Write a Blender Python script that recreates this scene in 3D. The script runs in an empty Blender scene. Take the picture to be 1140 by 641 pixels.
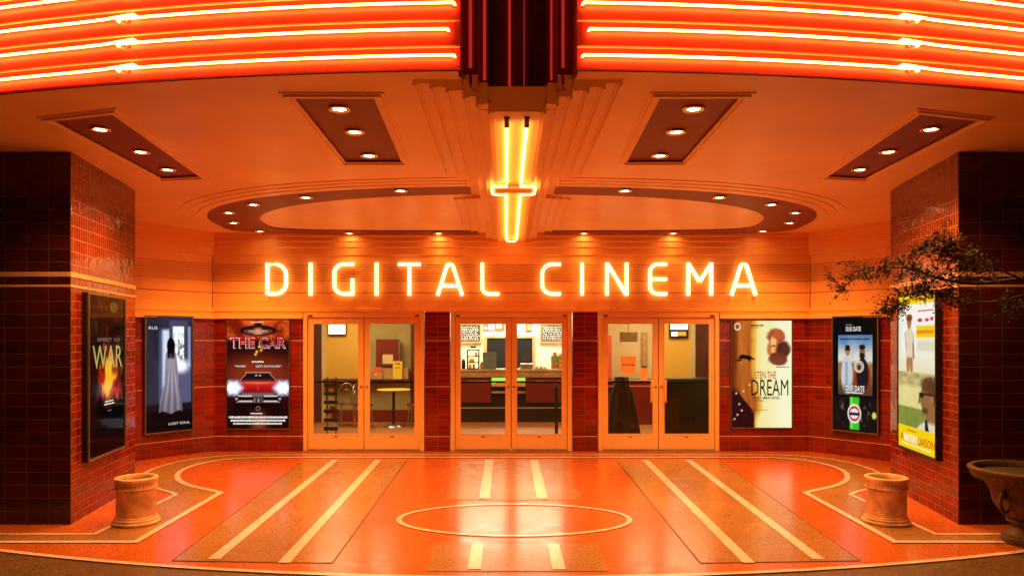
import bpy, math, random
from mathutils import Vector, Matrix
from mathutils.geometry import tessellate_polygon

SC = bpy.context.scene
COL = SC.collection
random.seed(7)

# ---------------------------------------------------------------- camera
EYE = 1.76
cam_d = bpy.data.cameras.new('camera')
cam = bpy.data.objects.new('camera', cam_d); COL.objects.link(cam)
cam.location = (-0.08, 0, EYE)
cam.rotation_euler = (math.radians(90), 0, 0)
cam_d.sensor_width = 36; cam_d.lens = 800/1140*36
cam_d.shift_x = (570-563.5)/1140; cam_d.shift_y = (378-320.5)/1140
cam_d.clip_start = 0.05; cam_d.clip_end = 300
SC.camera = cam
# ---------------------------------------------------------------- world (night)
W = bpy.data.worlds.new('World'); SC.world = W; W.use_nodes = True
bg = W.node_tree.nodes['Background']
bg.inputs[0].default_value = (1.0, 0.45, 0.25, 1); bg.inputs[1].default_value = 0.022
SC.view_settings.view_transform = 'Standard'; SC.view_settings.look = 'None'
SC.view_settings.exposure = 0.12; SC.view_settings.gamma = 1
SC.view_settings.use_curve_mapping = False
cy = SC.cycles
cy.use_denoising = True; cy.max_bounces = 7; cy.diffuse_bounces = 4; cy.glossy_bounces = 4
cy.transmission_bounces = 6; cy.transparent_max_bounces = 12
cy.sample_clamp_indirect = 6.0; cy.sample_clamp_direct = 0
cy.caustics_reflective = False; cy.caustics_refractive = False
# light levels of the place
NEON = 22.0; CEIL_NEON = 16.0; LETTER = 3.9; SPOT = 70.0; SPOTW = 165.0; LOBBY = 1.9; POSTER = 1.0
NEON_COL = (1.0, 0.30, 0.05); CEIL_COL = (1.0, 0.36, 0.07); LET_COL = (1.0, 0.62, 0.22); SPOT_COL = (1.0, 0.50, 0.17); BEAM_COL = (1.0, 0.45, 0.085)

# ---------------------------------------------------------------- materials
def lin(c):
    return tuple((v/12.92 if v <= .04045 else ((v+.055)/1.055)**2.4) for v in [x/255 for x in c])

def new_mat(name):
    m = bpy.data.materials.new(name); m.use_nodes = True
    return m, m.node_tree, m.node_tree.nodes['Principled BSDF']

def mat(name, col, rough=.5, metal=0, var=.12, scale=3.0, bump=0.0, bscale=30, coat=0, spec=.5, rvar=0.0):
    m, t, p = new_mat(name)
    N, L = t.nodes, t.links
    p.inputs['Roughness'].default_value = rough; p.inputs['Metallic'].default_value = metal
    p.inputs['Specular IOR Level'].default_value = spec
    if coat:
        p.inputs['Coat Weight'].default_value = coat; p.inputs['Coat Roughness'].default_value = .08
    tc = N.new('ShaderNodeTexCoord')
    nz = N.new('ShaderNodeTexNoise'); nz.inputs['Scale'].default_value = scale; nz.inputs['Detail'].default_value = 6
    nz.inputs['Roughness'].default_value = .65
    L.new(tc.outputs['Object'], nz.inputs['Vector'])
    mr = N.new('ShaderNodeMapRange'); mr.inputs[1].default_value = .3; mr.inputs[2].default_value = .7
    mr.inputs[3].default_value = 1-var; mr.inputs[4].default_value = 1+var
    L.new(nz.outputs['Fac'], mr.inputs[0])
    mx = N.new('ShaderNodeMix'); mx.data_type = 'RGBA'; mx.blend_type = 'MULTIPLY'; mx.inputs[0].default_value = 1
    mx.inputs[6].default_value = (*col, 1); L.new(mr.outputs[0], mx.inputs[7]); L.new(mx.outputs[2], p.inputs['Base Color'])
    if rvar:
        r2 = N.new('ShaderNodeMapRange'); r2.inputs[1].default_value = .3; r2.inputs[2].default_value = .7
        r2.inputs[3].default_value = max(.02, rough-rvar); r2.inputs[4].default_value = rough+rvar
        L.new(nz.outputs['Fac'], r2.inputs[0]); L.new(r2.outputs[0], p.inputs['Roughness'])
    if bump:
        n2 = N.new('ShaderNodeTexNoise'); n2.inputs['Scale'].default_value = bscale; n2.inputs['Detail'].default_value = 5
        L.new(tc.outputs['Object'], n2.inputs['Vector'])
        b = N.new('ShaderNodeBump'); b.inputs['Strength'].default_value = bump; b.inputs['Distance'].default_value = .01
        L.new(n2.outputs['Fac'], b.inputs['Height']); L.new(b.outputs[0], p.inputs['Normal'])
    return m

def emis(name, col, strength, rim=None):
    """light-giving material; the strength is the same seen from anywhere"""
    m = bpy.data.materials.new(name); m.use_nodes = True
    t = m.node_tree; t.nodes.clear()
    e = t.nodes.new('ShaderNodeEmission'); o = t.nodes.new('ShaderNodeOutputMaterial')
    e.inputs[0].default_value = (*col, 1); e.inputs[1].default_value = strength
    t.links.new(e.outputs[0], o.inputs[0])
    return m

def tile_mat(name, col, w, h, offset, mortar_col, mortar=.004, rough=.13, bump=.35, var=.25):
    m, t, p = new_mat(name); N, L = t.nodes, t.links
    uv = N.new('ShaderNodeUVMap'); uv.uv_map = 'UVMap'
    br = N.new('ShaderNodeTexBrick')
    br.offset = offset; br.squash = 1
    br.inputs['Scale'].default_value = 1; br.inputs['Brick Width'].default_value = w; br.inputs['Row Height'].default_value = h
    br.inputs['Mortar Size'].default_value = mortar; br.inputs['Mortar Smooth'].default_value = .2; br.inputs['Bias'].default_value = 0
    br.inputs['Color1'].default_value = (*[c*(1-var) for c in col], 1); br.inputs['Color2'].default_value = (*[c*(1+var) for c in col], 1)
    br.inputs['Mortar'].default_value = (*mortar_col, 1)
    L.new(uv.outputs[0], br.inputs['Vector'])
    tc = N.new('ShaderNodeTexCoord')
    nz = N.new('ShaderNodeTexNoise'); nz.inputs['Scale'].default_value = 2.2; nz.inputs['Detail'].default_value = 5
    L.new(tc.outputs['Object'], nz.inputs['Vector'])
    mr = N.new('ShaderNodeMapRange'); mr.inputs[1].default_value = .3; mr.inputs[2].default_value = .7
    mr.inputs[3].default_value = .75; mr.inputs[4].default_value = 1.2; L.new(nz.outputs['Fac'], mr.inputs[0])
    mx = N.new('ShaderNodeMix'); mx.data_type = 'RGBA'; mx.blend_type = 'MULTIPLY'; mx.inputs[0].default_value = 1
    L.new(br.outputs['Color'], mx.inputs[6]); L.new(mr.outputs[0], mx.inputs[7]); L.new(mx.outputs[2], p.inputs['Base Color'])
    rr = N.new('ShaderNodeMapRange'); rr.inputs[3].default_value = rough; rr.inputs[4].default_value = .7
    L.new(br.outputs['Fac'], rr.inputs[0]); L.new(rr.outputs[0], p.inputs['Roughness'])
    # each tile is slightly out of plane: wavy reflections
    n3 = N.new('ShaderNodeTexNoise'); n3.inputs['Scale'].default_value = 9; n3.inputs['Detail'].default_value = 2
    L.new(uv.outputs[0], n3.inputs['Vector'])
    ad = N.new('ShaderNodeMath'); ad.operation = 'MULTIPLY_ADD'; ad.inputs[1].default_value = -.35
    L.new(br.outputs['Fac'], ad.inputs[0]); L.new(n3.outputs['Fac'], ad.inputs[2])
    sep = N.new('ShaderNodeSeparateColor'); L.new(br.outputs['Color'], sep.inputs[0])
    b = N.new('ShaderNodeBump'); b.inputs['Strength'].default_value = bump; b.inputs['Distance'].default_value = .012
    L.new(ad.outputs[0], b.inputs['Height']); L.new(b.outputs[0], p.inputs['Normal'])
    p.inputs['Specular IOR Level'].default_value = .6
    return m

def terrazzo(name, col, chip, rough=.2, wear=.18):
    m, t, p = new_mat(name); N, L = t.nodes, t.links
    tc = N.new('ShaderNodeTexCoord')
    vo = N.new('ShaderNodeTexVoronoi'); vo.inputs['Scale'].default_value = 95
    L.new(tc.outputs['Object'], vo.inputs['Vector'])
    se = N.new('ShaderNodeSeparateColor'); L.new(vo.outputs['Color'], se.inputs[0])
    cr = N.new('ShaderNodeValToRGB'); cr.color_ramp.interpolation = 'CONSTANT'
    cr.color_ramp.elements[0].color = (*col, 1); cr.color_ramp.elements[1].color = (*chip, 1); cr.color_ramp.elements[1].position = .8
    e = cr.color_ramp.elements.new(.92); e.color = (*[c*.58 for c in col], 1)
    e = cr.color_ramp.elements.new(.4); e.color = (*[min(1, c*1.18) for c in col], 1)
    L.new(se.outputs[0], cr.inputs[0])
    nz = N.new('ShaderNodeTexNoise'); nz.inputs['Scale'].default_value = .9; nz.inputs['Detail'].default_value = 8; nz.inputs['Roughness'].default_value = .7
    L.new(tc.outputs['Object'], nz.inputs['Vector'])
    mr = N.new('ShaderNodeMapRange'); mr.inputs[1].default_value = .3; mr.inputs[2].default_value = .7
    mr.inputs[3].default_value = 1-wear; mr.inputs[4].default_value = 1+wear; L.new(nz.outputs['Fac'], mr.inputs[0])
    mx = N.new('ShaderNodeMix'); mx.data_type = 'RGBA'; mx.blend_type = 'MULTIPLY'; mx.inputs[0].default_value = 1
    L.new(cr.outputs[0], mx.inputs[6]); L.new(mr.outputs[0], mx.inputs[7]); L.new(mx.outputs[2], p.inputs['Base Color'])
    v2 = N.new('ShaderNodeTexVoronoi'); v2.inputs['Scale'].default_value = 2.6; v2.inputs['Randomness'].default_value = 1
    L.new(tc.outputs['Object'], v2.inputs['Vector'])
    g2 = N.new('ShaderNodeMapRange'); g2.inputs[1].default_value = .035; g2.inputs[2].default_value = .055; g2.inputs[3].default_value = .62; g2.inputs[4].default_value = 1
    L.new(v2.outputs['Distance'], g2.inputs[0])
    n5 = N.new('ShaderNodeTexNoise'); n5.inputs['Scale'].default_value = .35; n5.inputs['Detail'].default_value = 9; n5.inputs['Roughness'].default_value = .6; n5.inputs['Distortion'].default_value = .6
    L.new(tc.outputs['Object'], n5.inputs['Vector'])
    g3 = N.new('ShaderNodeMapRange'); g3.inputs[1].default_value = .35; g3.inputs[2].default_value = .62; g3.inputs[3].default_value = .78; g3.inputs[4].default_value = 1.08
    L.new(n5.outputs['Fac'], g3.inputs[0])
    mu = N.new('ShaderNodeMath'); mu.operation = 'MULTIPLY'; L.new(g2.outputs[0], mu.inputs[0]); L.new(g3.outputs[0], mu.inputs[1])
    mx2 = N.new('ShaderNodeMix'); mx2.data_type = 'RGBA'; mx2.blend_type = 'MULTIPLY'; mx2.inputs[0].default_value = 1
    L.new(mx.outputs[2], mx2.inputs[6]); L.new(mu.outputs[0], mx2.inputs[7]); L.new(mx2.outputs[2], p.inputs['Base Color'])
    r2 = N.new('ShaderNodeMapRange'); r2.inputs[1].default_value = .3; r2.inputs[2].default_value = .7
    r2.inputs[3].default_value = rough-.03; r2.inputs[4].default_value = rough+.06
    n3 = N.new('ShaderNodeTexNoise'); n3.inputs['Scale'].default_value = 5; n3.inputs['Detail'].default_value = 8
    L.new(tc.outputs['Object'], n3.inputs['Vector']); L.new(n3.outputs['Fac'], r2.inputs[0]); L.new(r2.outputs[0], p.inputs['Roughness'])
    b = N.new('ShaderNodeBump'); b.inputs['Strength'].default_value = .035; b.inputs['Distance'].default_value = .01
    n4 = N.new('ShaderNodeTexNoise'); n4.inputs['Scale'].default_value = 7; n4.inputs['Detail'].default_value = 3
    L.new(tc.outputs['Object'], n4.inputs['Vector']); L.new(n4.outputs['Fac'], b.inputs['Height']); L.new(b.outputs[0], p.inputs['Normal'])
    p.inputs['Specular IOR Level'].default_value = .26
    return m

def glass_mat(name, tint=(.93, .95, .93)):
    m = bpy.data.materials.new(name); m.use_nodes = True
    t = m.node_tree; N, L = t.nodes, t.links; N.clear()
    tr = N.new('ShaderNodeBsdfTransparent'); tr.inputs[0].default_value = (*tint, 1)
    gl = N.new('ShaderNodeBsdfGlossy'); gl.inputs['Roughness'].default_value = .02
    fr = N.new('ShaderNodeFresnel'); fr.inputs[0].default_value = 1.22
    mx = N.new('ShaderNodeMixShader'); o = N.new('ShaderNodeOutputMaterial')
    L.new(fr.outputs[0], mx.inputs[0]); L.new(tr.outputs[0], mx.inputs[1]); L.new(gl.outputs[0], mx.inputs[2]); L.new(mx.outputs[0], o.inputs[0])
    return m

def print_mat(name, strength, gloss=True):
    """backlit print: its picture is a colour attribute"""
    m = bpy.data.materials.new(name); m.use_nodes = True
    t = m.node_tree; N, L = t.nodes, t.links; N.clear()
    at = N.new('ShaderNodeAttribute'); at.attribute_name = 'art'
    e = N.new('ShaderNodeEmission'); e.inputs[1].default_value = strength; L.new(at.outputs[0], e.inputs[0])
    gl = N.new('ShaderNodeBsdfGlossy'); gl.inputs['Roughness'].default_value = .08; gl.inputs[0].default_value = (.5, .5, .5, 1)
    fr = N.new('ShaderNodeFresnel'); fr.inputs[0].default_value = 1.35
    mx = N.new('ShaderNodeMixShader'); o = N.new('ShaderNodeOutputMaterial')
    L.new(fr.outputs[0], mx.inputs[0]); L.new(e.outputs[0], mx.inputs[1]); L.new(gl.outputs[0], mx.inputs[2]); L.new(mx.outputs[0], o.inputs[0])
    return m

M = dict(
    cream=mat('cream_plaster', (.88, .60, .27), .42, var=.09, scale=1.1, bump=.05, bscale=14, spec=.4),
    frieze=mat('frieze_enamel', (.86, .37, .10), .34, var=.08, scale=1.1, bump=.04, bscale=10),
    red=mat('red_enamel', (.80, .06, .035), .36, var=.18, scale=3.5, bump=.06, bscale=18),
    darkred=mat('dark_red_metal', (.50, .055, .05), .28, var=.25, scale=5, bump=.1, bscale=25),
    brown=mat('coffer_brown', (.22, .055, .025), .55, var=.12, scale=3),
    ledge=mat('ledge_bright_line', (.90, .60, .34), .22, var=.1),  # paled to imitate the bright line of tube light along the lip
    pylon=mat('pylon_brown', (.34, .13, .075), .4, var=.25, scale=4, bump=.1, bscale=12),
    faintneon=emis('faint_red_tube', (.62, .03, .02), .6),
    tile=tile_mat('red_wall_tile', (.19, .009, .005), .168, .082, 0.0, (.15, .035, .02), .0035, .12, .28),
    tilepil=tile_mat('red_pillar_brick', (.16, .010, .005), .205, .082, .5, (.28, .09, .045), .0038, .12, .30),
    tileup=tile_mat('red_upper_tile', (.15, .012, .005), .055, .124, 0.0, (.30, .11, .05), .0042, .14, .45),
    tileshade=tile_mat('street_side_shade_tile', (.055, .006, .004), .21, .125, 0.0, (.10, .035, .02), .004, .16, .3),  # tile colour darkened to stand in for shade on the street faces
    trim=mat('pale_tile_trim', (.62, .30, .17), .3, var=.15, scale=8),
    door=mat('door_painted_metal', (.80, .41, .18), .27, metal=.0, var=.08, scale=2, spec=.6),
    metal=mat('brushed_metal', (.75, .62, .50), .28, metal=1, var=.08, scale=12),
    dark=mat('dark_rubber', (.02, .015, .012), .5),
    blackframe=mat('black_case', (.025, .022, .02), .3, metal=.6, var=.2),
    bronze=mat('bronze_edge', (.22, .17, .10), .35, metal=.8, var=.2, scale=9),
    glass=glass_mat('door_glass'),
    neon=emis('neon_orange', NEON_COL, NEON),
    cneon=emis('neon_gold', CEIL_COL, CEIL_NEON),
    letter=emis('letter_light', LET_COL, LETTER),
    bulb=emis('bulb_light', SPOT_COL, SPOT),
    chrome=mat('lamp_trim', (.8, .6, .4), .25, metal=1),
    terra_o=terrazzo('terrazzo_orange', (.42, .088, .020), (.48, .15, .045), .19, .12),
    terra_t=terrazzo('terrazzo_tan', (.28, .125, .050), (.36, .18, .08), .20, .07),
    terra_l=terrazzo('terrazzo_cream', (.74, .47, .58), (.66, .40, .46), .19, .12),
    terra_d=terrazzo('terrazzo_dark', (.10, .050, .025), (.2, .12, .08), .34),
    asphalt=mat('asphalt', (.05, .045, .04), .8, var=.3, bump=.3, bscale=60),
    terracotta=mat('terracotta', (.58, .30, .19), .5, var=.5, scale=7, bump=.35, bscale=16),
    terradark=mat('old_terracotta', (.085, .035, .02), .65, var=.45, scale=8, bump=.4, bscale=14),
    void=mat('painted_dark_opening', (.004, .003, .002), .9),
    strip=mat('divider_strip', (.10, .05, .02), .4, metal=.3),
    soil=mat('soil', (.03, .018, .01), .95, bump=.8, bscale=30, var=.4),
    bark=mat('bark', (.03, .018, .012), .8, var=.4, scale=20, bump=.6, bscale=40),
    leaf=mat('leaf', (.034, .011, .008), .85, var=.5, scale=9),
    wallyellow=mat('yellow_wall', (.80, .47, .07), .6, var=.08, scale=.9),
    wallolive=mat('olive_wall', (.42, .34, .13), .7, var=.18, scale=2),
    wallbeige=mat('beige_wall', (.70, .56, .30), .7, var=.12, scale=1.2),
    wallwhite=mat('kitchen_wall', (.85, .80, .66), .6, var=.06),
    wallbrown=mat('brown_wall', (.12, .035, .018), .5, var=.2),
    wood=mat('counter_wood', (.50, .30, .13), .35, var=.25, scale=6),
    lobbyfloor=mat('lobby_carpet', (.40, .15, .035), .6, var=.2, scale=2.5),
    maroon=mat('maroon_panel', (.20, .022, .014), .35, var=.15),
    blackboard=mat('chalkboard', (.03, .03, .027), .6, var=.3),
    chalk=mat('chalk', (.8, .8, .75), .9),
    steel=mat('steel', (.6, .58, .55), .3, metal=1),
    white=mat('white_paint', (.8, .78, .72), .5, var=.05),
    orangepaper=mat('orange_paper', (.85, .42, .18), .6, var=.05),
    yellowpaper=mat('yellow_paper', (.85, .60, .06), .6, var=.05),
    redpaper=mat('red_paper', (.75, .12, .05), .6, var=.05),
    greenpaper=mat('green_paper', (.15, .5, .08), .6, var=.05),
    tealboard=mat('slate_board', (.16, .22, .19), .5, var=.3, scale=9),
    ink=mat('ink', (.03, .02, .02), .6),
    cloth=mat('black_cloth', (.045, .02, .012), .8, var=.4, bump=.3, bscale=8),
    cabinet=mat('black_cabinet', (.022, .016, .012), .3, var=.2),
    lightbox=emis('lit_sign_face', (1, .93, .78), 5.0),
    greenneon=emis('green_strip', (.35, .9, .08), 1.2),
)

# ---------------------------------------------------------------- mesh builder
class MB:
    def __init__(s): s.v = []; s.f = []; s.m = []; s.uv = []; s.sm = []
    def face(s, pts, mi=0, uv=None, smooth=False):
        i = len(s.v); s.v += [tuple(p) for p in pts]; s.f.append(list(range(i, i+len(pts)))); s.m.append(mi)
        s.uv.append(uv or [(p[0], p[2]) if abs(p[2]-pts[0][2]) > 1e-6 else (p[0], p[1]) for p in pts]); s.sm.append(smooth)
    def grid(s, rows, mi=0, closed=False, smooth=True, uvs=None):
        """rows: equal-length lists of points joined by quads"""
        base = len(s.v); n = len(rows[0])
        for r in rows: s.v += [tuple(p) for p in r]
        for a in range(len(rows)-1):
            for b in range(n if closed else n-1):
                c = (b+1) % n
                s.f.append([base+a*n+b, base+a*n+c, base+(a+1)*n+c, base+(a+1)*n+b]); s.m.append(mi); s.sm.append(smooth)
                if uvs: s.uv.append([uvs[a][b], uvs[a][c], uvs[a+1][c], uvs[a+1][b]])
                else: s.uv.append([(0, 0)]*4)
    def box(s, x0, x1, y0, y1, z0, z1, mi=0):
        P = [(x0,y0,z0),(x1,y0,z0),(x1,y1,z0),(x0,y1,z0),(x0,y0,z1),(x1,y0,z1),(x1,y1,z1),(x0,y1,z1)]
        for q in [(0,3,2,1),(4,5,6,7),(0,1,5,4),(1,2,6,5),(2,3,7,6),(3,0,4,7)]: s.face([P[k] for k in q], mi)
        return s
    def obox(s, o, ux, uy, uz, mi=0):
        o, ux, uy, uz = map(Vector, (o, ux, uy, uz))
        P = [o, o+ux, o+ux+uy, o+uy, o+uz, o+ux+uz, o+ux+uy+uz, o+uy+uz]
        for q in [(0,3,2,1),(4,5,6,7),(0,1,5,4),(1,2,6,5),(2,3,7,6),(3,0,4,7)]: s.face([P[k] for k in q], mi)
        return s
    def prism(s, poly, zlo, zhi, mi=0, bottom=True, top=True):
        """poly in xy; zlo, zhi numbers or functions of (x,y)"""
        lo = zlo if callable(zlo) else (lambda x, y: zlo); hi = zhi if callable(zhi) else (lambda x, y: zhi)
        tri = tessellate_polygon([[Vector((x, y, 0)) for x, y in poly]])
        for t in tri:
            pts = [poly[k] for k in t]
            if bottom: s.face([(x, y, lo(x, y)) for x, y in pts], mi)
            if top: s.face([(x, y, hi(x, y)) for x, y in pts][::-1], mi)
        d = 0
        for k in range(len(poly)):
            a, b = poly[k], poly[(k+1) % len(poly)]; l = math.dist(a, b)
            s.face([(a[0],a[1],lo(*a)),(b[0],b[1],lo(*b)),(b[0],b[1],hi(*b)),(a[0],a[1],hi(*a))], mi,
                   [(d, lo(*a)),(d+l, lo(*b)),(d+l, hi(*b)),(d, hi(*a))]); d += l
        return s
    def tube(s, pts, r, mi=0, n=8, caps=True, smooth=True):
        pts = [Vector(p) for p in pts]; rr = r if isinstance(r, (list, tuple)) else [r]*len(pts)
        rows = []; up = None
        for k, p in enumerate(pts):
            t = (pts[min(k+1, len(pts)-1)]-pts[max(k-1, 0)]).normalized()
            if up is None:
                up = Vector((0,0,1)) if abs(t.z) < .9 else Vector((0,1,0))
            x = up.cross(t).normalized(); y = t.cross(x).normalized(); up = y
            rows.append([p+(x*math.cos(a)+y*math.sin(a))*rr[k] for a in [2*math.pi*i/n for i in range(n)]])
        s.grid(rows, mi, True, smooth)
        if caps: s.face(rows[0][::-1], mi); s.face(rows[-1], mi)
        return s
    def lathe(s, prof, c=(0,0,0), mi=0, n=40, mod=None, smooth=True):
        rows = []
        for (r, z) in prof:
            rows.append([(c[0]+(r*(mod(a, r, z) if mod else 1))*math.cos(a), c[1]+(r*(mod(a, r, z) if mod else 1))*math.sin(a), c[2]+z) for a in [2*math.pi*i/n for i in range(n)]])
        s.grid(rows, mi, True, smooth)
        return s
    def build(s, name, mats, parent=None, weld=False):
        me = bpy.data.meshes.new(name)
        me.from_pydata(s.v, [], s.f)
        if not isinstance(mats, (list, tuple)): mats = [mats]
        for m in mats: me.materials.append(m)
        me.polygons.foreach_set('material_index', s.m); me.polygons.foreach_set('use_smooth', s.sm)
        uvl = me.uv_layers.new(name='UVMap'); flat = [c for f in s.uv for p in f for c in p]
        uvl.data.foreach_set('uv', flat)
        me.update()
        o = bpy.data.objects.new(name, me); COL.objects.link(o)
        if parent is not None: o.parent = parent; o.matrix_parent_inverse = Matrix.Identity(4)
        return o

def crisp(o, ang=32):
    m_ = o.modifiers.new('edges', 'EDGE_SPLIT'); m_.split_angle = math.radians(ang); return o

def tag(o, label=None, cat=None, group=None, kind=None):
    if label: o['label'] = label
    if cat: o['category'] = cat
    if group: o['group'] = group
    if kind: o['kind'] = kind
    return o
def thing(name, label, cat, loc=(0,0,0), rz=0, group=None):
    o = bpy.data.objects.new(name, None); COL.objects.link(o); o.location = loc; o.rotation_euler = (0,0,rz)
    o.empty_display_size = .2
    return tag(o, label, cat, group)
def bevel(o, w=.004, seg=2):
    b = o.modifiers.new('bevel', 'BEVEL'); b.width = w; b.segments = seg; b.limit_method = 'ANGLE'; b.angle_limit = .6
    w = o.modifiers.new('weld', 'WELD'); w.merge_threshold = .0002
    o.modifiers.move(1, 0)
    return o
def mirror(pts): return [(-x, y) for x, y in pts][::-1]
def strip(path, w, closed=False):
    """left and right offset lines of a polyline in xy"""
    n = len(path); L_, R_ = [], []
    for k in range(n):
        a = path[(k-1) % n] if (closed or k > 0) else None; b = path[(k+1) % n] if (closed or k < n-1) else None
        p = Vector(path[k])
        d1 = (p-Vector(a)).normalized() if a is not None else None; d2 = (Vector(b)-p).normalized() if b is not None else None
        if d1 is None: d1 = d2
        if d2 is None: d2 = d1
        n1 = Vector((-d1.y, d1.x)); n2 = Vector((-d2.y, d2.x)); mn = (n1+n2).normalized(); k_ = 1/max(.35, mn.dot(n1))
        L_.append(tuple(p+mn*(w/2*k_))); R_.append(tuple(p-mn*(w/2*k_)))
    return L_, R_
def flat_strip(mb, path, w, z, mi=0, closed=False):
    L_, R_ = strip(path, w, closed); n = len(path)
    for k in range(n if closed else n-1):
        c = (k+1) % n
        mb.face([(*R_[k], z), (*R_[c], z), (*L_[c], z), (*L_[k], z)], mi)
def flat_poly(mb, poly, z, mi=0):
    for t in tessellate_polygon([[Vector((x, y, 0)) for x, y in poly]]):
        pts = [poly[k] for k in t]
        ar = (pts[1][0]-pts[0][0])*(pts[2][1]-pts[0][1])-(pts[2][0]-pts[0][0])*(pts[1][1]-pts[0][1])
        if ar < 0: pts = pts[::-1]
        mb.face([(x, y, z) for x, y in pts], mi)
def smooth_path(pts, sub=6):
    """Catmull-Rom"""
    out = []
    P = [Vector(p) for p in pts]; P = [P[0]*2-P[1]]+P+[P[-1]*2-P[-2]]
    for i in range(1, len(P)-2):
        for j in range(sub):
            t = j/sub; a, b, c, d = P[i-1:i+3]
            out.append(tuple(.5*((2*b)+(c-a)*t+(2*a-5*b+4*c-d)*t*t+(3*b-a-3*c+d)*t**3)))
    out.append(tuple(P[-2])); return out

def text_mesh(mb, txt, x0, x1, z0, z1, y, mi=0, shear=0, thick=0.0):
    """text as flat faces in the xz plane filling the box; joined to mb"""
    cu = bpy.data.curves.new('t', 'FONT'); cu.body = txt; cu.resolution_u = 2; cu.shear = shear; cu.offset = thick
    ob = bpy.data.objects.new('t', cu); COL.objects.link(ob)
    dg = bpy.context.evaluated_depsgraph_get(); me = ob.evaluated_get(dg).to_mesh()
    vs = [v.co.copy() for v in me.vertices]
    if vs:
        ax, bx = min(v.x for v in vs), max(v.x for v in vs); ay, by = min(v.y for v in vs), max(v.y for v in vs)
        sx = (x1-x0)/max(bx-ax, 1e-6); sy = (z1-z0)/max(by-ay, 1e-6)
        for p in me.polygons:
            mb.face([(x0+(vs[i].x-ax)*sx, y, z0+(vs[i].y-ay)*sy) for i in p.vertices], mi)
    ob.to_mesh_clear(); bpy.data.objects.remove(ob); bpy.data.curves.remove(cu)

def S(a, b, x): t = max(0, min(1, (x-a)/(b-a))); return t*t*(3-2*t)
# ================================================================= GROUND
g = MB(); g.face([(-60,-50,-.012),(60,-50,-.012),(60,60,-.012),(-60,60,-.012)])
tag(g.build('ground', M['asphalt']), kind='structure')
arcY = lambda x: 5.32+.037*x*x
ap = MB()
xs = [-9+18*i/40 for i in range(41)]
for a, b in zip(xs, xs[1:]):
    ap.face([(a, 0.6, -.006), (b, 0.6, -.006), (b, arcY(b), -.006), (a, arcY(a), -.006)])
tag(ap.build('pavement', M['terra_d']), kind='structure')
fc = MB()
for a, b in zip(xs, xs[1:]):
    fc.face([(a, arcY(a), 0), (b, arcY(b), 0), (b, 11.36, 0), (a, 11.36, 0)], 0)
flat_strip(fc, [(x, arcY(x)) for x in xs], .055, .004, 2)
lobeA = [(-9, 6.22), (-3.30, 6.25), (-3.36, 8.26)] + smooth_path([(-3.36, 8.28), (-3.92, 8.69), (-4.26, 9.14), (-4.44, 9.65), (-4.42, 10.15), (-4.22, 10.52), (-3.85, 10.70), (-3.4, 10.73)], 4)[1:]
lobeB = [(-9, 6.47), (-3.80, 6.50), (-3.83, 8.16)] + smooth_path([(-3.83, 8.19), (-4.28, 8.56), (-4.68, 9.05), (-4.86, 9.6), (-4.84, 10.2), (-4.62, 10.66), (-4.2, 10.93), (-3.6, 10.98)], 4)[1:]
for sgn in (1, -1):
    F = (lambda P: P) if sgn == 1 else (lambda P: [(-x, y) for x, y in P])
    flat_poly(fc, F(lobeA+[(0, 10.73), (0, 10.98)]+lobeB[::-1]), .004, 1)
    flat_strip(fc, F(lobeA+[(0, 10.73)]), .065, .008, 2); flat_strip(fc, F(lobeB+[(0, 10.98)]), .045, .008, 2)
    flat_poly(fc, F([(-3.02, 10.28), (-2.74, 5.72), (-1.45, 5.66), (-1.53, 10.45), (-2.4, 10.45)]), .004, 1)
    flat_strip(fc, F([(-2.58, 10.5), (-2.42, 5.76)]), .095, .008, 2)
    flat_strip(fc, F([(-1.95, 10.5), (-1.83, 5.66)]), .095, .008, 2)
    flat_strip(fc, F([(-.325, 10.5), (-.32, 7.95)]), .12, .008, 2)
    flat_strip(fc, F([(-.325, 6.18), (-.325, 5.50)]), .10, .008, 2)
flat_poly(fc, [(-.78, 10.5), (-.76, 7.9), (.76, 7.9), (.78, 10.5)], .004, 1)
flat_poly(fc, [(-.70, 6.2), (-.70, 5.46), (.70, 5.46), (.70, 6.2)], .004, 1)
flat_strip(fc, [(1.13*math.cos(a), 7.06+.62*math.sin(a)) for a in [2*math.pi*i/72 for i in range(72)]], .05, .008, 2, True)
for sgn in (1, -1):
    F = (lambda P: P) if sgn == 1 else (lambda P: [(-x, y) for x, y in P])
    flat_strip(fc, F([(-3.02, 10.28), (-2.74, 5.72), (-1.45, 5.66), (-1.53, 10.45)]), .007, .0065, 3)
    flat_strip(fc, F([(0, 9.2), (-1.49, 9.2)]), .004, .0066, 3); flat_strip(fc, F([(-3.0, 9.2), (-4.3, 9.2)]), .004, .0095, 3)
    flat_strip(fc, F([(-1.47, 7.6), (-1.2, 7.35)]), .004, .0066, 3)
tag(fc.build('forecourt_floor', [M['terra_o'], M['terra_t'], M['terra_l'], M['strip']]), kind='structure')

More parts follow.
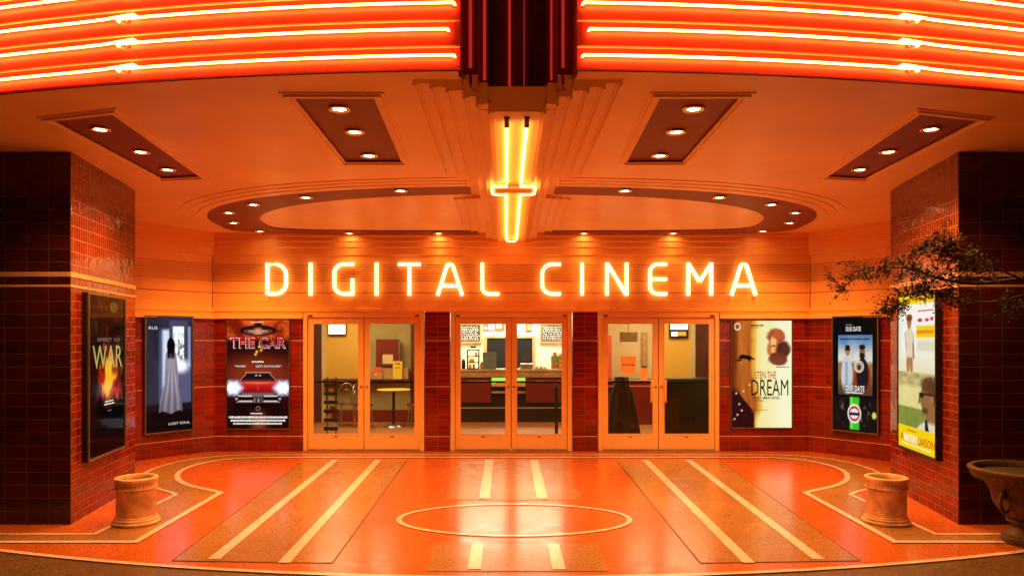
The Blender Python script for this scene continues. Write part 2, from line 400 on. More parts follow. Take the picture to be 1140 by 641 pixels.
# ================================================================= CANOPY SOFFIT
ZC = 3.55
def zc(x, y): return ZC-max(0, y-8.2)*.0392
def q2(poly): return poly
can = thing('entrance_canopy', 'cream canopy ceiling with dark recessed light panels and stepped ridges over the cinema forecourt', 'canopy', (0, 8, 3.5))
can.location = (0,0,0)
farc = lambda x: 4.61+.034*x*x
cofL = [[(-1.69,5.25),(-1.01,5.25),(-1.09,7.28),(-1.74,7.28)], [(-3.82,5.82),(-3.15,5.62),(-3.40,7.92),(-3.95,8.03)]]
def sup(a, bf, br, nf, nr, cyy, xlim):
    pts = []
    for i in range(0, 61):
        th = math.pi/2*(1-i/60); x = -a*math.cos(th)**(2/nf); y = cyy-bf*math.sin(th)**(2/nf)
        if x <= -xlim: pts.append((x, y))
    y0 = cyy-bf*(1-(xlim/a)**nf)**(1/nf); pts.insert(0, (-xlim, y0))
    for i in range(1, 31):
        th = math.pi/2*i/30; x = -a*math.cos(th)**(2/nr); y = cyy+br*math.sin(th)**(2/nr)
        if x <= -xlim: pts.append((x, y))
    pts.append((-xlim, cyy+br*(1-(xlim/a)**nr)**(1/nr)))
    out = [pts[0]]
    for p in pts[1:]:
        if math.dist(p, out[-1]) > .004: out.append(p)
    return out
ringO = sup(4.30, 2.26, .69, 2.3, 5, 10.55, .5)
ringI = sup(3.62, 1.89, .49, 2.2, 4, 10.55, .5)
ringPoly = ringO+ringI[::-1]
wallL = smooth_path([(-6.45, 8.4), (-6.35, 9.0), (-6.05, 9.65), (-5.72, 10.12), (-5.40, 10.49)], 4)+[(-4.94, 11.1), (-4.70, 11.355)]
ce = MB()
def tess(mb, loops, zf, mi=0):
    ls = [[Vector((x, y, 0)) for x, y in l] for l in loops]; fl = [p for l in loops for p in l]
    for t in tessellate_polygon(ls):
        mb.face([(fl[k][0], fl[k][1], zf(*fl[k])) for k in t], mi)
for sgn in (1, -1):
    F = (lambda P: P) if sgn == 1 else (lambda P: [(-x, y) for x, y in P])
    fx = [-.40-7.2*i/16 for i in range(17)]
    front = [(x, farc(x)+.02) for x in fx]
    tess(ce, [F(front+[(-7.6, 8.2), (0, 8.2), (0, 5.3), (-.21, 5.3), (-.21, 5.15), (-.40, 4.9)]), F(cofL[0]), F(cofL[1])], zc)
    tess(ce, [F([(-7.6, 8.2), (0, 8.2), (0, 11.5), (-7.6, 11.5)]), F(ringPoly)], zc)
ce.build('soffit', M['cream'], can)
for sgn in (1, -1):
    F = (lambda P: P) if sgn == 1 else (lambda P: [(-x, y) for x, y in P])
    for c in cofL:
        c = F(c); pn = MB(); up = lambda x, y: zc(x, y)+.014
        tess(pn, [c], up)
        for k in range(4):
            a, b = c[k], c[(k+1) % 4]
            pn.face([(*a, zc(*a)-.001), (*b, zc(*b)-.001), (*b, up(*b)), (*a, up(*a))])
        pn.build('recessed_panel', M['brown'], can)
        tr = MB(); L_, R_ = strip(c, .035, True); L2, R2 = strip(c, .09, True)
        for k in range(4):
            j = (k+1) % 4
            for (A, B, h) in ((L_, R_, .026), (L2, R2, .010)):
                P = [A[k], A[j], B[j], B[k]]
                tr.prism(P, lambda x, y, h=h: zc(x, y)-h, lambda x, y: zc(x, y)+.001, 0, True, False)
        tr.build('panel_trim', M['cream'], can)
    rp = F(ringPoly); pn = MB(); up = lambda x, y: zc(x, y)-.022
    tess(pn, [rp], up)
    for k in range(len(rp)):
        a, b = rp[k], rp[(k+1) % len(rp)]
        pn.face([(*a, zc(*a)+.003), (*b, zc(*b)+.003), (*b, up(*b)), (*a, up(*a))])
    pn.build('curved_light_panel', M['brown'], can)
    # stepped mouldings in front of the curved recess
    st = MB(); N_ = 58
    for off, h in ((.36, .008), (.245, .016), (.13, .0235)):
        out, inn = [], []
        for i, p in enumerate(ringO[:N_]):
            t = i/(N_-1); a = ringO[max(0, i-1)]; b = ringO[min(len(ringO)-1, i+1)]
            d = Vector((b[0]-a[0], b[1]-a[1])).normalized(); nrm = Vector((d.y, -d.x))
            if nrm.y > 0: nrm = -nrm
            w = off*min(1, (1-t)*6+.0)
            if i == 0: nrm = Vector((0, -1))
            out.append((p[0]+nrm.x*w, p[1]+nrm.y*w)); inn.append((p[0]+nrm.x*.012, p[1]+nrm.y*.012))
        for i in range(N_-1):
            P = F([out[i], out[i+1], inn[i+1], inn[i]])
            lo = lambda x, y, h=h: zc(x, y)-h
            st.face([(x, y, lo(x, y)) for x, y in P])
            a, b = P[0], P[1]; st.face([(*a, lo(*a)), (*b, lo(*b)), (*b, zc(*b)), (*a, zc(*a))])
            a, b = P[3], P[2]; st.face([(*a, lo(*a)), (*b, lo(*b)), (*b, zc(*b)), (*a, zc(*a))])
    # nested lips inside the curved recess (the island side)
    for off, h in ((.10, .010), (.20, .018), (.30, .026)):
        P0 = []
        for i, p in enumerate(ringI):
            a = ringI[max(0, i-1)]; b = ringI[min(len(ringI)-1, i+1)]
            d = Vector((b[0]-a[0], b[1]-a[1])).normalized(); nrm = Vector((-d.y, d.x))
            P0.append((p[0]+nrm.x*off*(.55 if p[1] > 10.8 else 1), p[1]+nrm.y*off*(.55 if p[1] > 10.8 else 1)))
        P0 = [p for p in F(P0) if abs(p[0]) > .62 and p[1] > 10.45]
        L_, R_ = strip(P0, .022)
        for k in range(len(P0)-1):
            st.prism([L_[k], L_[k+1], R_[k+1], R_[k]], lambda x, y: zc(x, y)-.012, lambda x, y: zc(x, y)+.001, 0, True, False)
    st.build('stepped_moulding', M['cream'], can)

# central stepped ridge
rd = MB()
levels = [(.725, .018, 4.97, 7.72), (.61, .036, 4.99, 7.86), (.50, .054, 5.01, 8.12), (.385, .080, 5.06, 11.36), (.295, .105, 5.14, 11.36), (.21, .130, 5.24, 11.36)]
def slab(mb, x0, x1, y0, y1, h, h0=0):
    segs = [y0]+([8.2] if y0 < 8.2 < y1 else [])+[y1]
    for a, b in zip(segs, segs[1:]):
        pts = [(x0,a),(x1,a),(x1,b),(x0,b)]
        mb.prism(pts, lambda x, y: zc(x, y)-h, lambda x, y: zc(x, y)-h0+.0005, 0, True, False)
for i, (x, h, y0, y1) in enumerate(levels):
    for s in (1, -1):
        xi = levels[i+1][0] if i+1 < len(levels) else 0
        a, b = sorted((s*x, s*xi))
        slab(rd, a, b, y0, y1, h)
        if y1 < 9: slab(rd, a, b, 8.78+.08*(2-i), 10.95, h*.8)
        # quirk bead at the outer edge of each level
        for off, bw, bh in ((0, .013, .016), (.032, .008, .008)):
            a, b = sorted((s*(x-off), s*(x-off-bw)))
            slab(rd, a, b, y0-.002, y1, h+bh, h-.001)
            if y1 < 9: slab(rd, a, b, 8.78+.08*(2-i), 10.95, h*.8+bh, h*.7)
for i, (x, h, y0, y1) in enumerate(levels):
    for s in (1, -1):
        xi = levels[i+1][0] if i+1 < len(levels) else 0
        a, b = sorted((s*x, s*xi)); yt = y0-.95*h-.02; zt = ZC+.004
        rd.face([(a, y0-.003, ZC-h), (b, y0-.003, ZC-h), (b, yt, zt), (a, yt, zt)])  # front sloped so that it catches light bounced off the floor
        for q in (a, b): rd.face([(q, y0-.003, ZC-h), (q, y0-.003, zt), (q, yt, zt)])
rd.build('stepped_ridge', M['cream'], can)
# canopy upper side, keeps the soffit from being a thin sheet
up = MB(); up.box(-7.6, 7.6, 5.7, 11.6, 3.78, 4.2); up.build('canopy_deck', M['brown'], can)

# downlights
def make_downlight():
    t = thing('downlight', '', 'downlight', group='recessed downlights in the canopy ceiling')
    r = MB(); r.lathe([(.052, .012), (.052, -.004), (.060, -.010), (.080, -.010), (.086, -.004), (.086, .004)], n=28); r.build('trim_ring', M['chrome'], t)
    b = MB(); b.face([(.052*math.cos(a), .052*math.sin(a), .002) for a in [-2*math.pi*i/20 for i in range(20)]]); b.build('bulb', M['bulb'], t)
    d = bpy.data.lights.new('lamp', 'SPOT'); d.energy = SPOTW; d.color = BEAM_COL; d.spot_size = math.radians(128); d.spot_blend = .75; d.shadow_soft_size = .05
    o = bpy.data.objects.new('lamp', d); COL.objects.link(o); o.parent = t; o.location = (0, 0, -.03)
    return t
dl = make_downlight(); used = False
rear_lamp = [c for c in dl.children if c.type == 'LIGHT'][0].data.copy(); rear_lamp.energy = SPOTW*.16; rear_lamp.spot_size = math.radians(84); rear_lamp.spot_blend = 1.0
inL = [(-1.38, 5.60), (-1.39, 6.22), (-1.42, 7.02)]; outL = [(-3.55, 6.14), (-3.58, 6.88), (-3.66, 7.60)]
rngL = [(-1.32, 8.46), (-2.53, 8.79), (-3.31, 9.18), (-3.81, 9.66), (-4.00, 10.33), (-3.84, 10.97), (-2.51, 11.14), (-1.13, 11.15)]
ordw = ['nearest the street', 'in the middle', 'nearest the doors']
rw = ['at the front inner end', 'second from the front end', 'third from the front end', 'fourth from the front end', 'on the outermost bend', 'at the rear corner', 'second from the rear end', 'at the rear inner end']
for side, s in (('left', 1), ('right', -1)):
    for pts, nm, wd in ((inL, 'inner panel', ordw), (outL, 'outer panel', ordw), (rngL, 'curved panel', rw)):
        for (x, y), w in zip(pts, wd):
            if not used: o = dl; used = True
            else:
                o = dl.copy(); COL.objects.link(o)
                for ch in list(dl.children):
                    c = ch.copy(); COL.objects.link(c); c.parent = o
                    if c.type == 'LIGHT' and y > 10.9: c.data = rear_lamp
            o.location = (x*s, y, zc(x, y)+(-.030 if nm == 'curved panel' else .004))
            o['label'] = f'round lit downlight {w} of the {side}-hand {nm}'

# neon on the centre ridge
cn = thing('ceiling_neon', 'glowing yellow cross shaped neon tubes under the middle ridge of the canopy ceiling', 'neon light', (0, 8, 3.35)); cn.location = (0,0,0)
zn = lambda y: zc(0, y)-.130-.035
def npath(pts): return [(x, y, zn(y)) for x, y in pts]
a = MB()
for s in (1, -1):
    a = MB(); xx = .058 if s == 1 else -.058
    x0 = s*.075
    a.tube([(x0, 5.42, zn(5.4)+.03), (x0, 5.45, zn(5.4))]+npath([(x0, 7.50), (x0+s*.0, 7.62), (s*.21, 7.64), (s*.235, 7.68), (s*.235, 8.02), (s*.21, 8.06), (s*.085, 8.08), (s*.078, 8.14), (s*.078, 9.5), (s*.078, 10.9), (s*.06, 11.06), (s*.012, 11.08)]), .0115, n=8)
    a.build('neon_tube', M['cneon'], cn)
for s in (1, -1):
    for y in (5.9, 6.9, 8.6, 9.6, 10.6):
        h = MB(); h.tube([(s*.077, y, zn(y)+.036), (s*.077, y, zn(y)+.012)], .008, n=6); h.build('tube_holder', M['dark'], cn)
    h = MB(); h.tube([(s*.075, 5.36, zn(5.4)+.03), (s*.075, 5.47, zn(5.4)-.002)], .020, n=8); h.build('tube_end', M['dark'], cn)
b = MB(); b.box(-.2, .2, 7.74, 7.96, zn(7.8)-.004, zn(7.8)+.03)
b.build('cross_bracket', M['cream'], cn)

# ================================================================= MARQUEE
mq = thing('neon_marquee', 'curved red marquee with stacked rows of glowing orange neon tubes over the entrance', 'marquee')
tier = .167; z0 = 3.49   # underside of the fascia
for s in (1, -1):
    side = MB()
    prof = [(-.03, z0), (0.0, z0), (0.0, z0+.006), (-.012, z0+.006), (-.012, z0+.02), (0, z0+.024)]
    for k in range(7):
        b0 = z0+.024+k*tier
        prof += [(0, b0), (0, b0+.116), (.014, b0+.118), (.016, b0+.126), (-.004, b0+.130), (0, b0+.132)]
    prof += [(0, z0+7*tier+.1), (-.4, z0+7*tier+.12)]
    xsF = [-.375-7.3*i/24 for i in range(25)]
    rows = []
    for (d, z) in prof:
        row = []
        for x in xsF:
            nx, ny = .068*x, -1.0; l = math.hypot(nx, ny); nx /= l; ny /= l   # outward normal of the arc
            row.append((s*(x-nx*d), farc(x)-ny*d, z))
        rows.append(row)
    for r0, r1 in zip(rows, rows[1:]): side.grid([r0, r1], 0, False, False)
    side.build('fascia', M['red'], mq)
    for k in range(7):
        zl = z0+.024+k*tier+.118; lg = MB()
        for xa, xb in zip(xsF, xsF[1:]):
            q = [(s*xa, farc(xa)), (s*xb, farc(xb)), (s*xb, farc(xb)-.02), (s*xa, farc(xa)-.02)]
            lg.face([(*p, zl) for p in q]); lg.face([(*p, zl+.008) for p in q[::-1]])
            lg.face([(*q[2], zl), (*q[3], zl), (*q[3], zl+.008), (*q[2], zl+.008)])
        lg.build('ledge', M['ledge'], mq)
    lp = MB()
    for xa, xb in zip(xsF, xsF[1:]):
        lp.face([(s*xa, farc(xa)+.028, z0+.002), (s*xb, farc(xb)+.028, z0+.002), (s*xb, farc(xb)+.12, 3.552), (s*xa, farc(xa)+.12, 3.552)])
    lp.build('soffit_lip', M['cream'], can)
    for k in range(7):
        zt = z0+.082+k*tier
        ends = [(.415 if k % 2 == 0 else .455, 2.69), (2.57, 5.26), (5.14, 7.5)]
        for j, (xa, xb) in enumerate(ends):
            pts = []
            n = 12
            for i in range(n+1):
                x = xa+(xb-xa)*i/n; e = 1 if i in (0, n) else 0
                pts.append((-s*x, farc(x)-.038, zt+(.022 if j == 1 else 0)*(1-S(0, .12, abs(i-n*(0 if 1 else 1))/n))))
            pa, pb = pts[0], pts[-1]
            pts = [(pa[0]+s*.006, pa[1]+.04, pa[2])]+[(pa[0]+s*.004, pa[1]+.012, pa[2])]+pts+[(pb[0]-s*.004, pb[1]+.012, pb[2]), (pb[0]-s*.006, pb[1]+.04, pb[2])]
            tb = MB(); tb.tube(pts, .0086, n=8); tb.build('neon_tube', M['neon'], mq)
    for k in range(4):
        zt = z0+.082+k*tier
        for x in ((.415 if k % 2 == 0 else .455), 2.63, 5.2):
            el = MB(); el.tube([(-s*x, farc(x)+.004, zt), (-s*x, farc(x)-.012, zt)], .014, n=8); el.build('electrode', M['darkred'], mq)
        for i in range(8):
            x = .8+.62*i; el = MB(); el.tube([(-s*x, farc(x)+.002, zt), (-s*x, farc(x)-.034, zt)], .004, n=6); el.build('tube_support', M['dark'], mq)
# recessed centre pylon
py = MB(); top = 4.9
steps = [(.375, 4.61, 4.96), (.275, 4.96, 5.2), (.212, 5.2, 5.42)]
for s in (1, -1):
    for i, (x, ya, yb) in enumerate(steps):
        zb = 3.545 if i == 0 else 3.50
        py.face([(s*x, ya, 3.49), (s*x, yb, 3.49), (s*x, yb, top), (s*x, ya, top)])
        if i < 2:
            xn = steps[i+1][0]
            py.face([(s*x, yb, 3.575), (s*xn, yb, 3.575), (s*xn, yb, top), (s*x, yb, top)])
            py.box(min(s*(xn+.012), s*(xn+.028)), max(s*(xn+.012), s*(xn+.028)), yb-.02, yb-.001, 3.60, top)
py.build('pylon_side', M['darkred'], mq)
pc = MB(); pc.box(-.212, .212, 5.42, 5.5, 3.53, top)
pc.box(-.17, -.162, 5.405, 5.42, 3.56, top); pc.box(.1, .106, 5.41, 5.42, 3.56, top)
pc.build('pylon_panel', M['pylon'], mq)
for bx in ((-.375, -.275, 4.965, 5.0, 3.50, 3.574), (.275, .375, 4.965, 5.0, 3.50, 3.574), (-.275, -.212, 5.205, 5.24, 3.44, 3.574), (.212, .275, 5.205, 5.24, 3.44, 3.574)):
    ptm = MB(); x0_, x1_, ya_, yb_, za_, zb_ = bx
    ptm.face([(x0_, yb_+.03, za_), (x1_, yb_+.03, za_), (x1_, ya_-.03, zb_+.004), (x0_, ya_-.03, zb_+.004)])  # wedge shape added to pick up floor light on the foot
    ptm.face([(x0_, yb_+.03, za_), (x1_, yb_+.03, za_), (x1_, yb_+.03, zb_+.004), (x0_, yb_+.03, zb_+.004)]); ptm.build('pylon_foot', M['cream'], mq)
cap = MB(); cap.box(-7.6, 7.6, 5.9, 6.0, 3.6, 4.75); cap.box(-.4, .4, 5.51, 5.9, 3.79, 4.9); cap.build('back_panel', M['darkred'], mq)
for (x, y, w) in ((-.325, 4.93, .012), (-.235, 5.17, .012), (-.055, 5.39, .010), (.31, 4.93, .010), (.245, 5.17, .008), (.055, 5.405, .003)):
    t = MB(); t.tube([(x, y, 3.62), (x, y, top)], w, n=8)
    o = t.build('faint_neon_tube', M['faintneon'], mq)  # dim red glow given to these tubes also brightens the pylon
    t = MB(); t.tube([(x, y, 3.50), (x+.001, y+.006, 3.545), (x-.004, y, 3.59), (x, y, 3.63)], w*.9, n=8)
    t.tube([(x, y+.03, 3.50), (x+.02, y, 3.475), (x+.05*(1 if x < 0 else -1), y+.02, 3.47)], .005, n=6)
    t.build('tube_end', M['darkred'], mq)

# ================================================================= FACADE
fac = thing('cinema_building', 'cinema front with cream ribbed frieze, red tiled wall and three pairs of glazed doors', 'building')
def extrude(mb, path, prof, mi=0, uvmode=True, flip=1):
    """path in xy (left to right), prof [(d toward the forecourt, z)]"""
    n = len(path); nr = []
    for k in range(n):
        a = Vector(path[max(0, k-1)]); b = Vector(path[min(n-1, k+1)]); p = Vector(path[k])
        d1 = (p-a).normalized() if k > 0 else (b-p).normalized(); d2 = (b-p).normalized() if k < n-1 else d1
        n1 = Vector((d1.y, -d1.x)); n2 = Vector((d2.y, -d2.x)); m_ = (n1+n2).normalized(); nr.append(m_/max(.4, m_.dot(n1)))
    L = [0]
    for k in range(1, n): L.append(L[-1]+math.dist(path[k], path[k-1]))
    for (d0, za), (d1, zb) in zip(prof, prof[1:]):
        rows = [[(path[k][0]+nr[k].x*d, path[k][1]+nr[k].y*d, z) for k in range(n)] for d, z in ((d0, za), (d1, zb))]
        mb.grid(rows, mi, False, False, [[(L[k], z) for k in range(n)] for z in (za, zb)])
pathL = wallL; pathR = [(-x, y) for x, y in wallL][::-1]; full = pathL+pathR
for pth in (pathL+[(-3.275, 11.355)], [(3.275, 11.355)]+pathR):
    wl = MB(); extrude(wl, pth, [(0, 0), (0, 2.09)]); wl.build('tiled_wall', M['tile'], fac)
for x in (-1.165, 1.165):
    p = MB(); p.face([(x-.2, 11.34, 0), (x+.2, 11.34, 0), (x+.2, 11.34, 2.2), (x-.2, 11.34, 2.2)], 0, [(.0, 0), (.336, 0), (.336, 2.2), (.0, 2.2)])
    for sx in (-.2, .2): p.face([(x+sx, 11.34, 0), (x+sx, 11.42, 0), (x+sx, 11.42, 2.2), (x+sx, 11.34, 2.2)])
    p.build('tiled_pilaster', M['tile'], fac)
sides = (pathL+[(-3.28, 11.355)], [(3.28, 11.355)]+pathR)
for z in (.235, 1.02, 1.746):
    for pth in sides: tr = MB(); extrude(tr, pth, [(0, z-.006), (.004, z-.004), (.004, z+.004), (0, z+.006)]); tr.build('pale_tile_band', M['trim'], fac)
    for x in (-1.165, 1.165): tr = MB(); tr.box(x-.2, x+.2, 11.336, 11.341, z-.005, z+.005); tr.build('pale_tile_band', M['trim'], fac)
for pth in sides: tr = MB(); extrude(tr, pth, [(0, .0), (.012, .0), (.012, .05), (0, .055)]); tr.build('skirting_tile', M['tile'], fac)
fr = MB()
prof = [(.0, 2.2), (.045, 2.2), (.045, 2.25), (.028, 2.257)]
def groove(z, d, w=.007, dep=.022): return [(d, z-w), (d-dep, z-w*.5), (d-dep, z+w*.5), (d, z+w)]
prof += groove(2.36, .028, .003, .004)+groove(2.498, .028)
for k in range(8): prof += groove(2.683+k*.0364, .028, .0068, .022)
prof += [(.028, 3.085), (.045, 3.094), (.045, 3.20), (.062, 3.215), (.062, 3.29), (.085, 3.305), (.085, 3.37), (.11, 3.385), (.11, 3.47)]
extrude(fr, full, prof)
fr.build('ribbed_frieze', M['frieze'], fac)
for pth in (pathL+[(-3.285, 11.355)], [(3.285, 11.355)]+pathR):
    fr2 = MB(); extrude(fr2, pth, [(0, 2.09), (.05, 2.09), (.05, 2.13), (.035, 2.14), (.035, 2.2)])
    fr2.build('frieze_base', M['frieze'], fac)
# joints of the enamel panels
jn = MB()
for x in (-4.70, 4.70): jn.box(x-.003, x+.003, 11.30, 11.324, 2.14, 3.08)
jn.build('panel_joint', M['brown'], fac)

def door_unit(cx, pulls):
    w = .953; t = MB(); Y = 11.34
    t.box(cx-w, cx-w+.065, Y-.02, Y+.1, 0, 2.16); t.box(cx+w-.065, cx+w, Y-.02, Y+.1, 0, 2.16)
    t.box(cx-w+.065, cx+w-.065, Y-.02, Y+.1, 2.11, 2.16); t.box(cx-w, cx+w, Y-.02, Y+.1, 2.163, 2.2)
    bevel(t.build('door_frame', M['door'], fac), .005)
    ds_ = MB(); ds_.box(cx-.03, cx+.03, Y+.052, Y+.058, .03, 2.10); ds_.build('meeting_strip', M['door'], fac)
    for q in (cx-w+.05, cx+w-.08): q_ = MB(); q_.box(q, q+.03, Y+.055, Y+.075, 0, 2.11); q_.build('door_stop', M['door'], fac)
    q_ = MB(); q_.box(cx-w+.08, cx+w-.08, Y+.055, Y+.075, 2.08, 2.11); q_.build('door_stop', M['door'], fac)
    th = MB(); th.box(cx-w, cx+w, Y-.1, Y+.12, .0, .016); th.build('threshold', M['metal'], fac)
    cl = MB()
    for sx in (-1, 1): cl.box(cx+sx*.84-.03, cx+sx*.84+.03, Y-.032, Y-.021, 2.125, 2.148)
    cl.build('door_closer', M['dark'], fac)
    for s in (-1, 1):
        x0, x1 = sorted((cx+s*.006, cx+s*(w-.069)))
        hs, hm = (.085, .085)
        gx0, gx1 = x0+.075, x1-.075; gz0, gz1 = .265, 2.02
        d = MB(); y0, y1 = Y+.004, Y+.05
        d.box(x0, gx0, y0, y1, .02, 2.105); d.box(gx1, x1, y0, y1, .02, 2.105)
        d.box(gx0, gx1, y0, y1, .02, gz0); d.box(gx0, gx1, y0, y1, gz1, 2.105)
        dr = bevel(d.build('door', M['door'], fac), .003)
        bd = MB(); e = .012
        bd.box(gx0, gx0+e, y0-.005, y0+.02, gz0, gz1); bd.box(gx1-e, gx1, y0-.005, y0+.02, gz0, gz1)
        bd.box(gx0+e, gx1-e, y0-.005, y0+.02, gz0, gz0+e); bd.box(gx0+e, gx1-e, y0-.005, y0+.02, gz1-e, gz1)
        bd.build('glazing_bead', M['door'], dr)
        g = MB(); g.box(gx0+.001, gx1-.001, y0+.021, y0+.027, gz0+.001, gz1-.001); g.build('glass', M['glass'], dr)
        pb = MB(); pb.box(gx0-.03, gx1+.03, y1+.035, y1+.06, 1.075, 1.105)
        for q in (gx0-.02, gx1+.02): pb.box(q-.012, q+.012, y1, y1+.036, 1.08, 1.10)
        pb.build('push_bar', M['blackframe'], dr)
        sl = MB(); sl.box((x0+x1)/2-.03, (x0+x1)/2+.03, y0-.003, y0, .222, .236); sl.build('rail_slot', M['dark'], dr)
        kp = MB(); kp.box(x0+.01, x1-.01, y0-.006, y0-.001, .022, .04); kp.build('door_sweep', M['metal'], dr)
        lk = MB(); lx = cx+s*.045
        lk.tube([(lx, y0, 1.02), (lx, y0-.012, 1.02)], .017, n=14); lk.build('lock', M['metal'], dr)
        if pulls:
            hb = MB(); hx = cx+s*.105
            hb.tube([(hx, y0, 1.11), (hx, y0-.045, 1.11), (hx, y0-.05, 1.09), (hx, y0-.05, .81), (hx, y0-.045, .79), (hx, y0, .79)], .011, n=10)
            hb.box(hx-.022, hx+.022, y0-.004, y0, .77, 1.13)
            hb.build('handle', M['door'], dr)
door_unit(-2.325, False); door_unit(0.0, False); door_unit(2.325, True)

# ---- pillars
def pillar(s, label):
    t = thing('tiled_pillar', label, 'pillar', group='tiled pillars beside the forecourt')
    nc, fcn = (s*4.23, 6.85), (s*4.52, 8.6)
    def faces(z0_, z1_, mfront, minner, name):
        pf = MB()
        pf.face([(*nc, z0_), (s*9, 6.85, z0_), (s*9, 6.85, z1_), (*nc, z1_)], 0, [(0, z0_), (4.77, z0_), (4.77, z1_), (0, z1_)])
        pi = MB(); l = math.dist(nc, fcn)
        pi.face([(*nc, z0_), (*fcn, z0_), (*fcn, z1_), (*nc, z1_)], 0, [(0, z0_), (l, z0_), (l, z1_), (0, z1_)])
        pi.face([(*fcn, z0_), (s*9, 8.6, z0_), (s*9, 8.6, z1_), (*fcn, z1_)], 0, [(0, z0_), (4.5, z0_), (4.5, z1_), (0, z1_)])
        pf.build('street_face', M[mfront], t); pi.build(name, M[minner], t)
    faces(0, 2.25, 'tileshade', 'tilepil', 'inner_face'); faces(2.25, 3.6, 'tileshade', 'tileup', 'upper_face')
    b = MB(); d = Vector((fcn[0]-nc[0], fcn[1]-nc[1], 0)); l = d.length; u = d/l; nn = Vector((-s*u.y, s*u.x, 0))
    if nn.x*s > 0: nn = -nn
    for zz, hh in ((2.36, .045), (2.262, .022)):
        b.obox(Vector((*nc, zz))+nn*.006-u*.006, d+u*.006, -nn*.02, (0, 0, hh))
        b.box(min(s*4.236, s*9), max(s*4.236, s*9), 6.843, 6.86, zz, zz+hh)
    b.build('pale_band', M['trim'], t)
    return t
pillar(-1, 'tall red tiled pillar on the left of the forecourt, its street side coloured dark for shade')
pillar(1, 'tall red tiled pillar on the right of the forecourt behind the urn and tree')

# ================================================================= LETTERS
sg = thing('neon_sign', 'white glowing DIGITAL CINEMA lettering across the cream frieze above the doors', 'sign')
YL = 11.262; H = .515; ZB = 2.452
def px2x(px): return -.08+(px-563.5)/800*YL
def arc(cx_, cz, r, a0, a1, n=8, rz=None):
    rz = rz or r
    return [(cx_+r*math.cos(math.radians(a0+(a1-a0)*i/n)), cz+rz*math.sin(math.radians(a0+(a1-a0)*i/n))) for i in range(n+1)]
sw = .053; hh = sw/2
def glyph(ch, w):
    """centre lines in a box w by H"""
    l, r, b, t = hh, w-hh, hh, H-hh; R = .13
    if ch == 'D': return [[(l, b), (l, t), (r-.15, t)]+arc(r-.17, t-.17, .17, 90, 0)+arc(r-.17, b+.17, .17, 0, -90)+[(l, b)]]
    if ch == 'I': return [[(w/2, 0), (w/2, H)]]
    if ch == 'G': return [[(w, t), (l+.14, t)]+arc(l+.14, t-.14, .14, 90, 180)+arc(l+.14, b+.14, .14, 180, 270)+[(r, b), (r, H*.52)]]
    if ch == 'T': return [[(0, t), (w, t)], [(w/2, 0), (w/2, t)]]
    if ch == 'A': return [[(l-.02, 0), (w*.36, t-.05)]+arc(w/2, t-.05, w*.14, 180, 0, 8, .05)+[(w*.64, t-.05), (r+.02, 0)], [(w*.2, H*.30), (w*.8, H*.30)]]
    if ch == 'L': return [[(l, H), (l, b+.10)]+arc(l+.10, b+.10, .10, 180, 270)+[(w, b)]]
    if ch == 'C': return [[(w, t), (l+.15, t)]+arc(l+.15, t-.15, .15, 90, 180)+arc(l+.15, b+.15, .15, 180, 270)+[(w, b)]]
    if ch == 'N': return [[(l, 0), (l, H)], [(l+.01, H-.02), (r-.01, .02)], [(r, H), (r, 0)]]
    if ch == 'E': return [[(w, t), (l+.12, t)]+arc(l+.12, t-.12, .12, 90, 180, 6)+arc(l+.12, b+.12, .12, 180, 270, 6)+[(w, b)], [(l, H*.5), (w, H*.5)]]
    if ch == 'M': return [[(l, 0), (l, H)], [(l+.005, H-.02), (w/2, H*.42)], [(w/2, H*.42), (r-.005, H-.02)], [(r, H), (r, 0)]]
LT = [('D',295.3,320),('I',343,348),('G',370,394),('I',416.5,421.4),('T',443,468),('A',486.5,515),('L',535,555.8),
      ('C',601.8,624.4),('I',645.7,650.6),('N',674,699.7),('E',722,742.8),('M',764.6,793.9),('A',814.2,842.2)]
for ch, a_, b_ in LT:
    xa, xb = px2x(a_), px2x(b_); mb = MB(); j = 0
    for path in glyph(ch, xb-xa):
        pp = [path[0]]
        for q in path[1:]:
            if math.dist(q, pp[-1]) > 1e-4: pp.append(q)
        L_, R_ = strip(pp, sw); dz = .0006*j; j += 1; n = len(pp)
        A0 = [[(xa+x, YL-dz, ZB+z) for x, z in L_], [(xa+x, YL-dz, ZB+z) for x, z in R_]]
        A1 = [[(x, y+.03, z) for x, y, z in r] for r in A0]
        mb.grid(A0, 0, smooth=False); mb.grid(A1, 0, smooth=False)
        mb.grid([A0[0], A1[0]], 0, smooth=False); mb.grid([A0[1], A1[1]], 0, smooth=False)
        for e in (0, -1): mb.face([A0[0][e], A0[1][e], A1[1][e], A1[0][e]], 0)
    mb.build('letter', M['letter'], sg)

# ================================================================= POSTERS
def S(a, b, x): t = max(0, min(1, (x-a)/(b-a))); return t*t*(3-2*t)
def mixc(c, d, t): t = max(0, min(1, t)); return tuple(a*(1-t)+b*t for a, b in zip(c, d))
def ell(u, v, cx_, cy_, rx, ry, soft=.15):
    d = math.hypot((u-cx_)/rx, (v-cy_)/ry); return 1-S(1-soft, 1+soft, d)
def seg(u, v, ax, ay, bx, by, ra, rb, asp=1.7, soft=.01):
    px, py_ = u-ax, (v-ay)*asp; dx, dy = bx-ax, (by-ay)*asp; t = max(0, min(1, (px*dx+py_*dy)/(dx*dx+dy*dy)))
    r = ra+(rb-ra)*t; return 1-S(r-soft, r+soft, math.hypot(px-dx*t, py_-dy*t))
def rect(u, v, x0, y0, x1, y1, s=.012): return S(x0-s, x0+s, u)*(1-S(x1-s, x1+s, u))*S(y0-s, y0+s, v)*(1-S(y1-s, y1+s, v))
_r = random.Random(3); _T = [[_r.random() for _ in range(64)] for _ in range(64)]
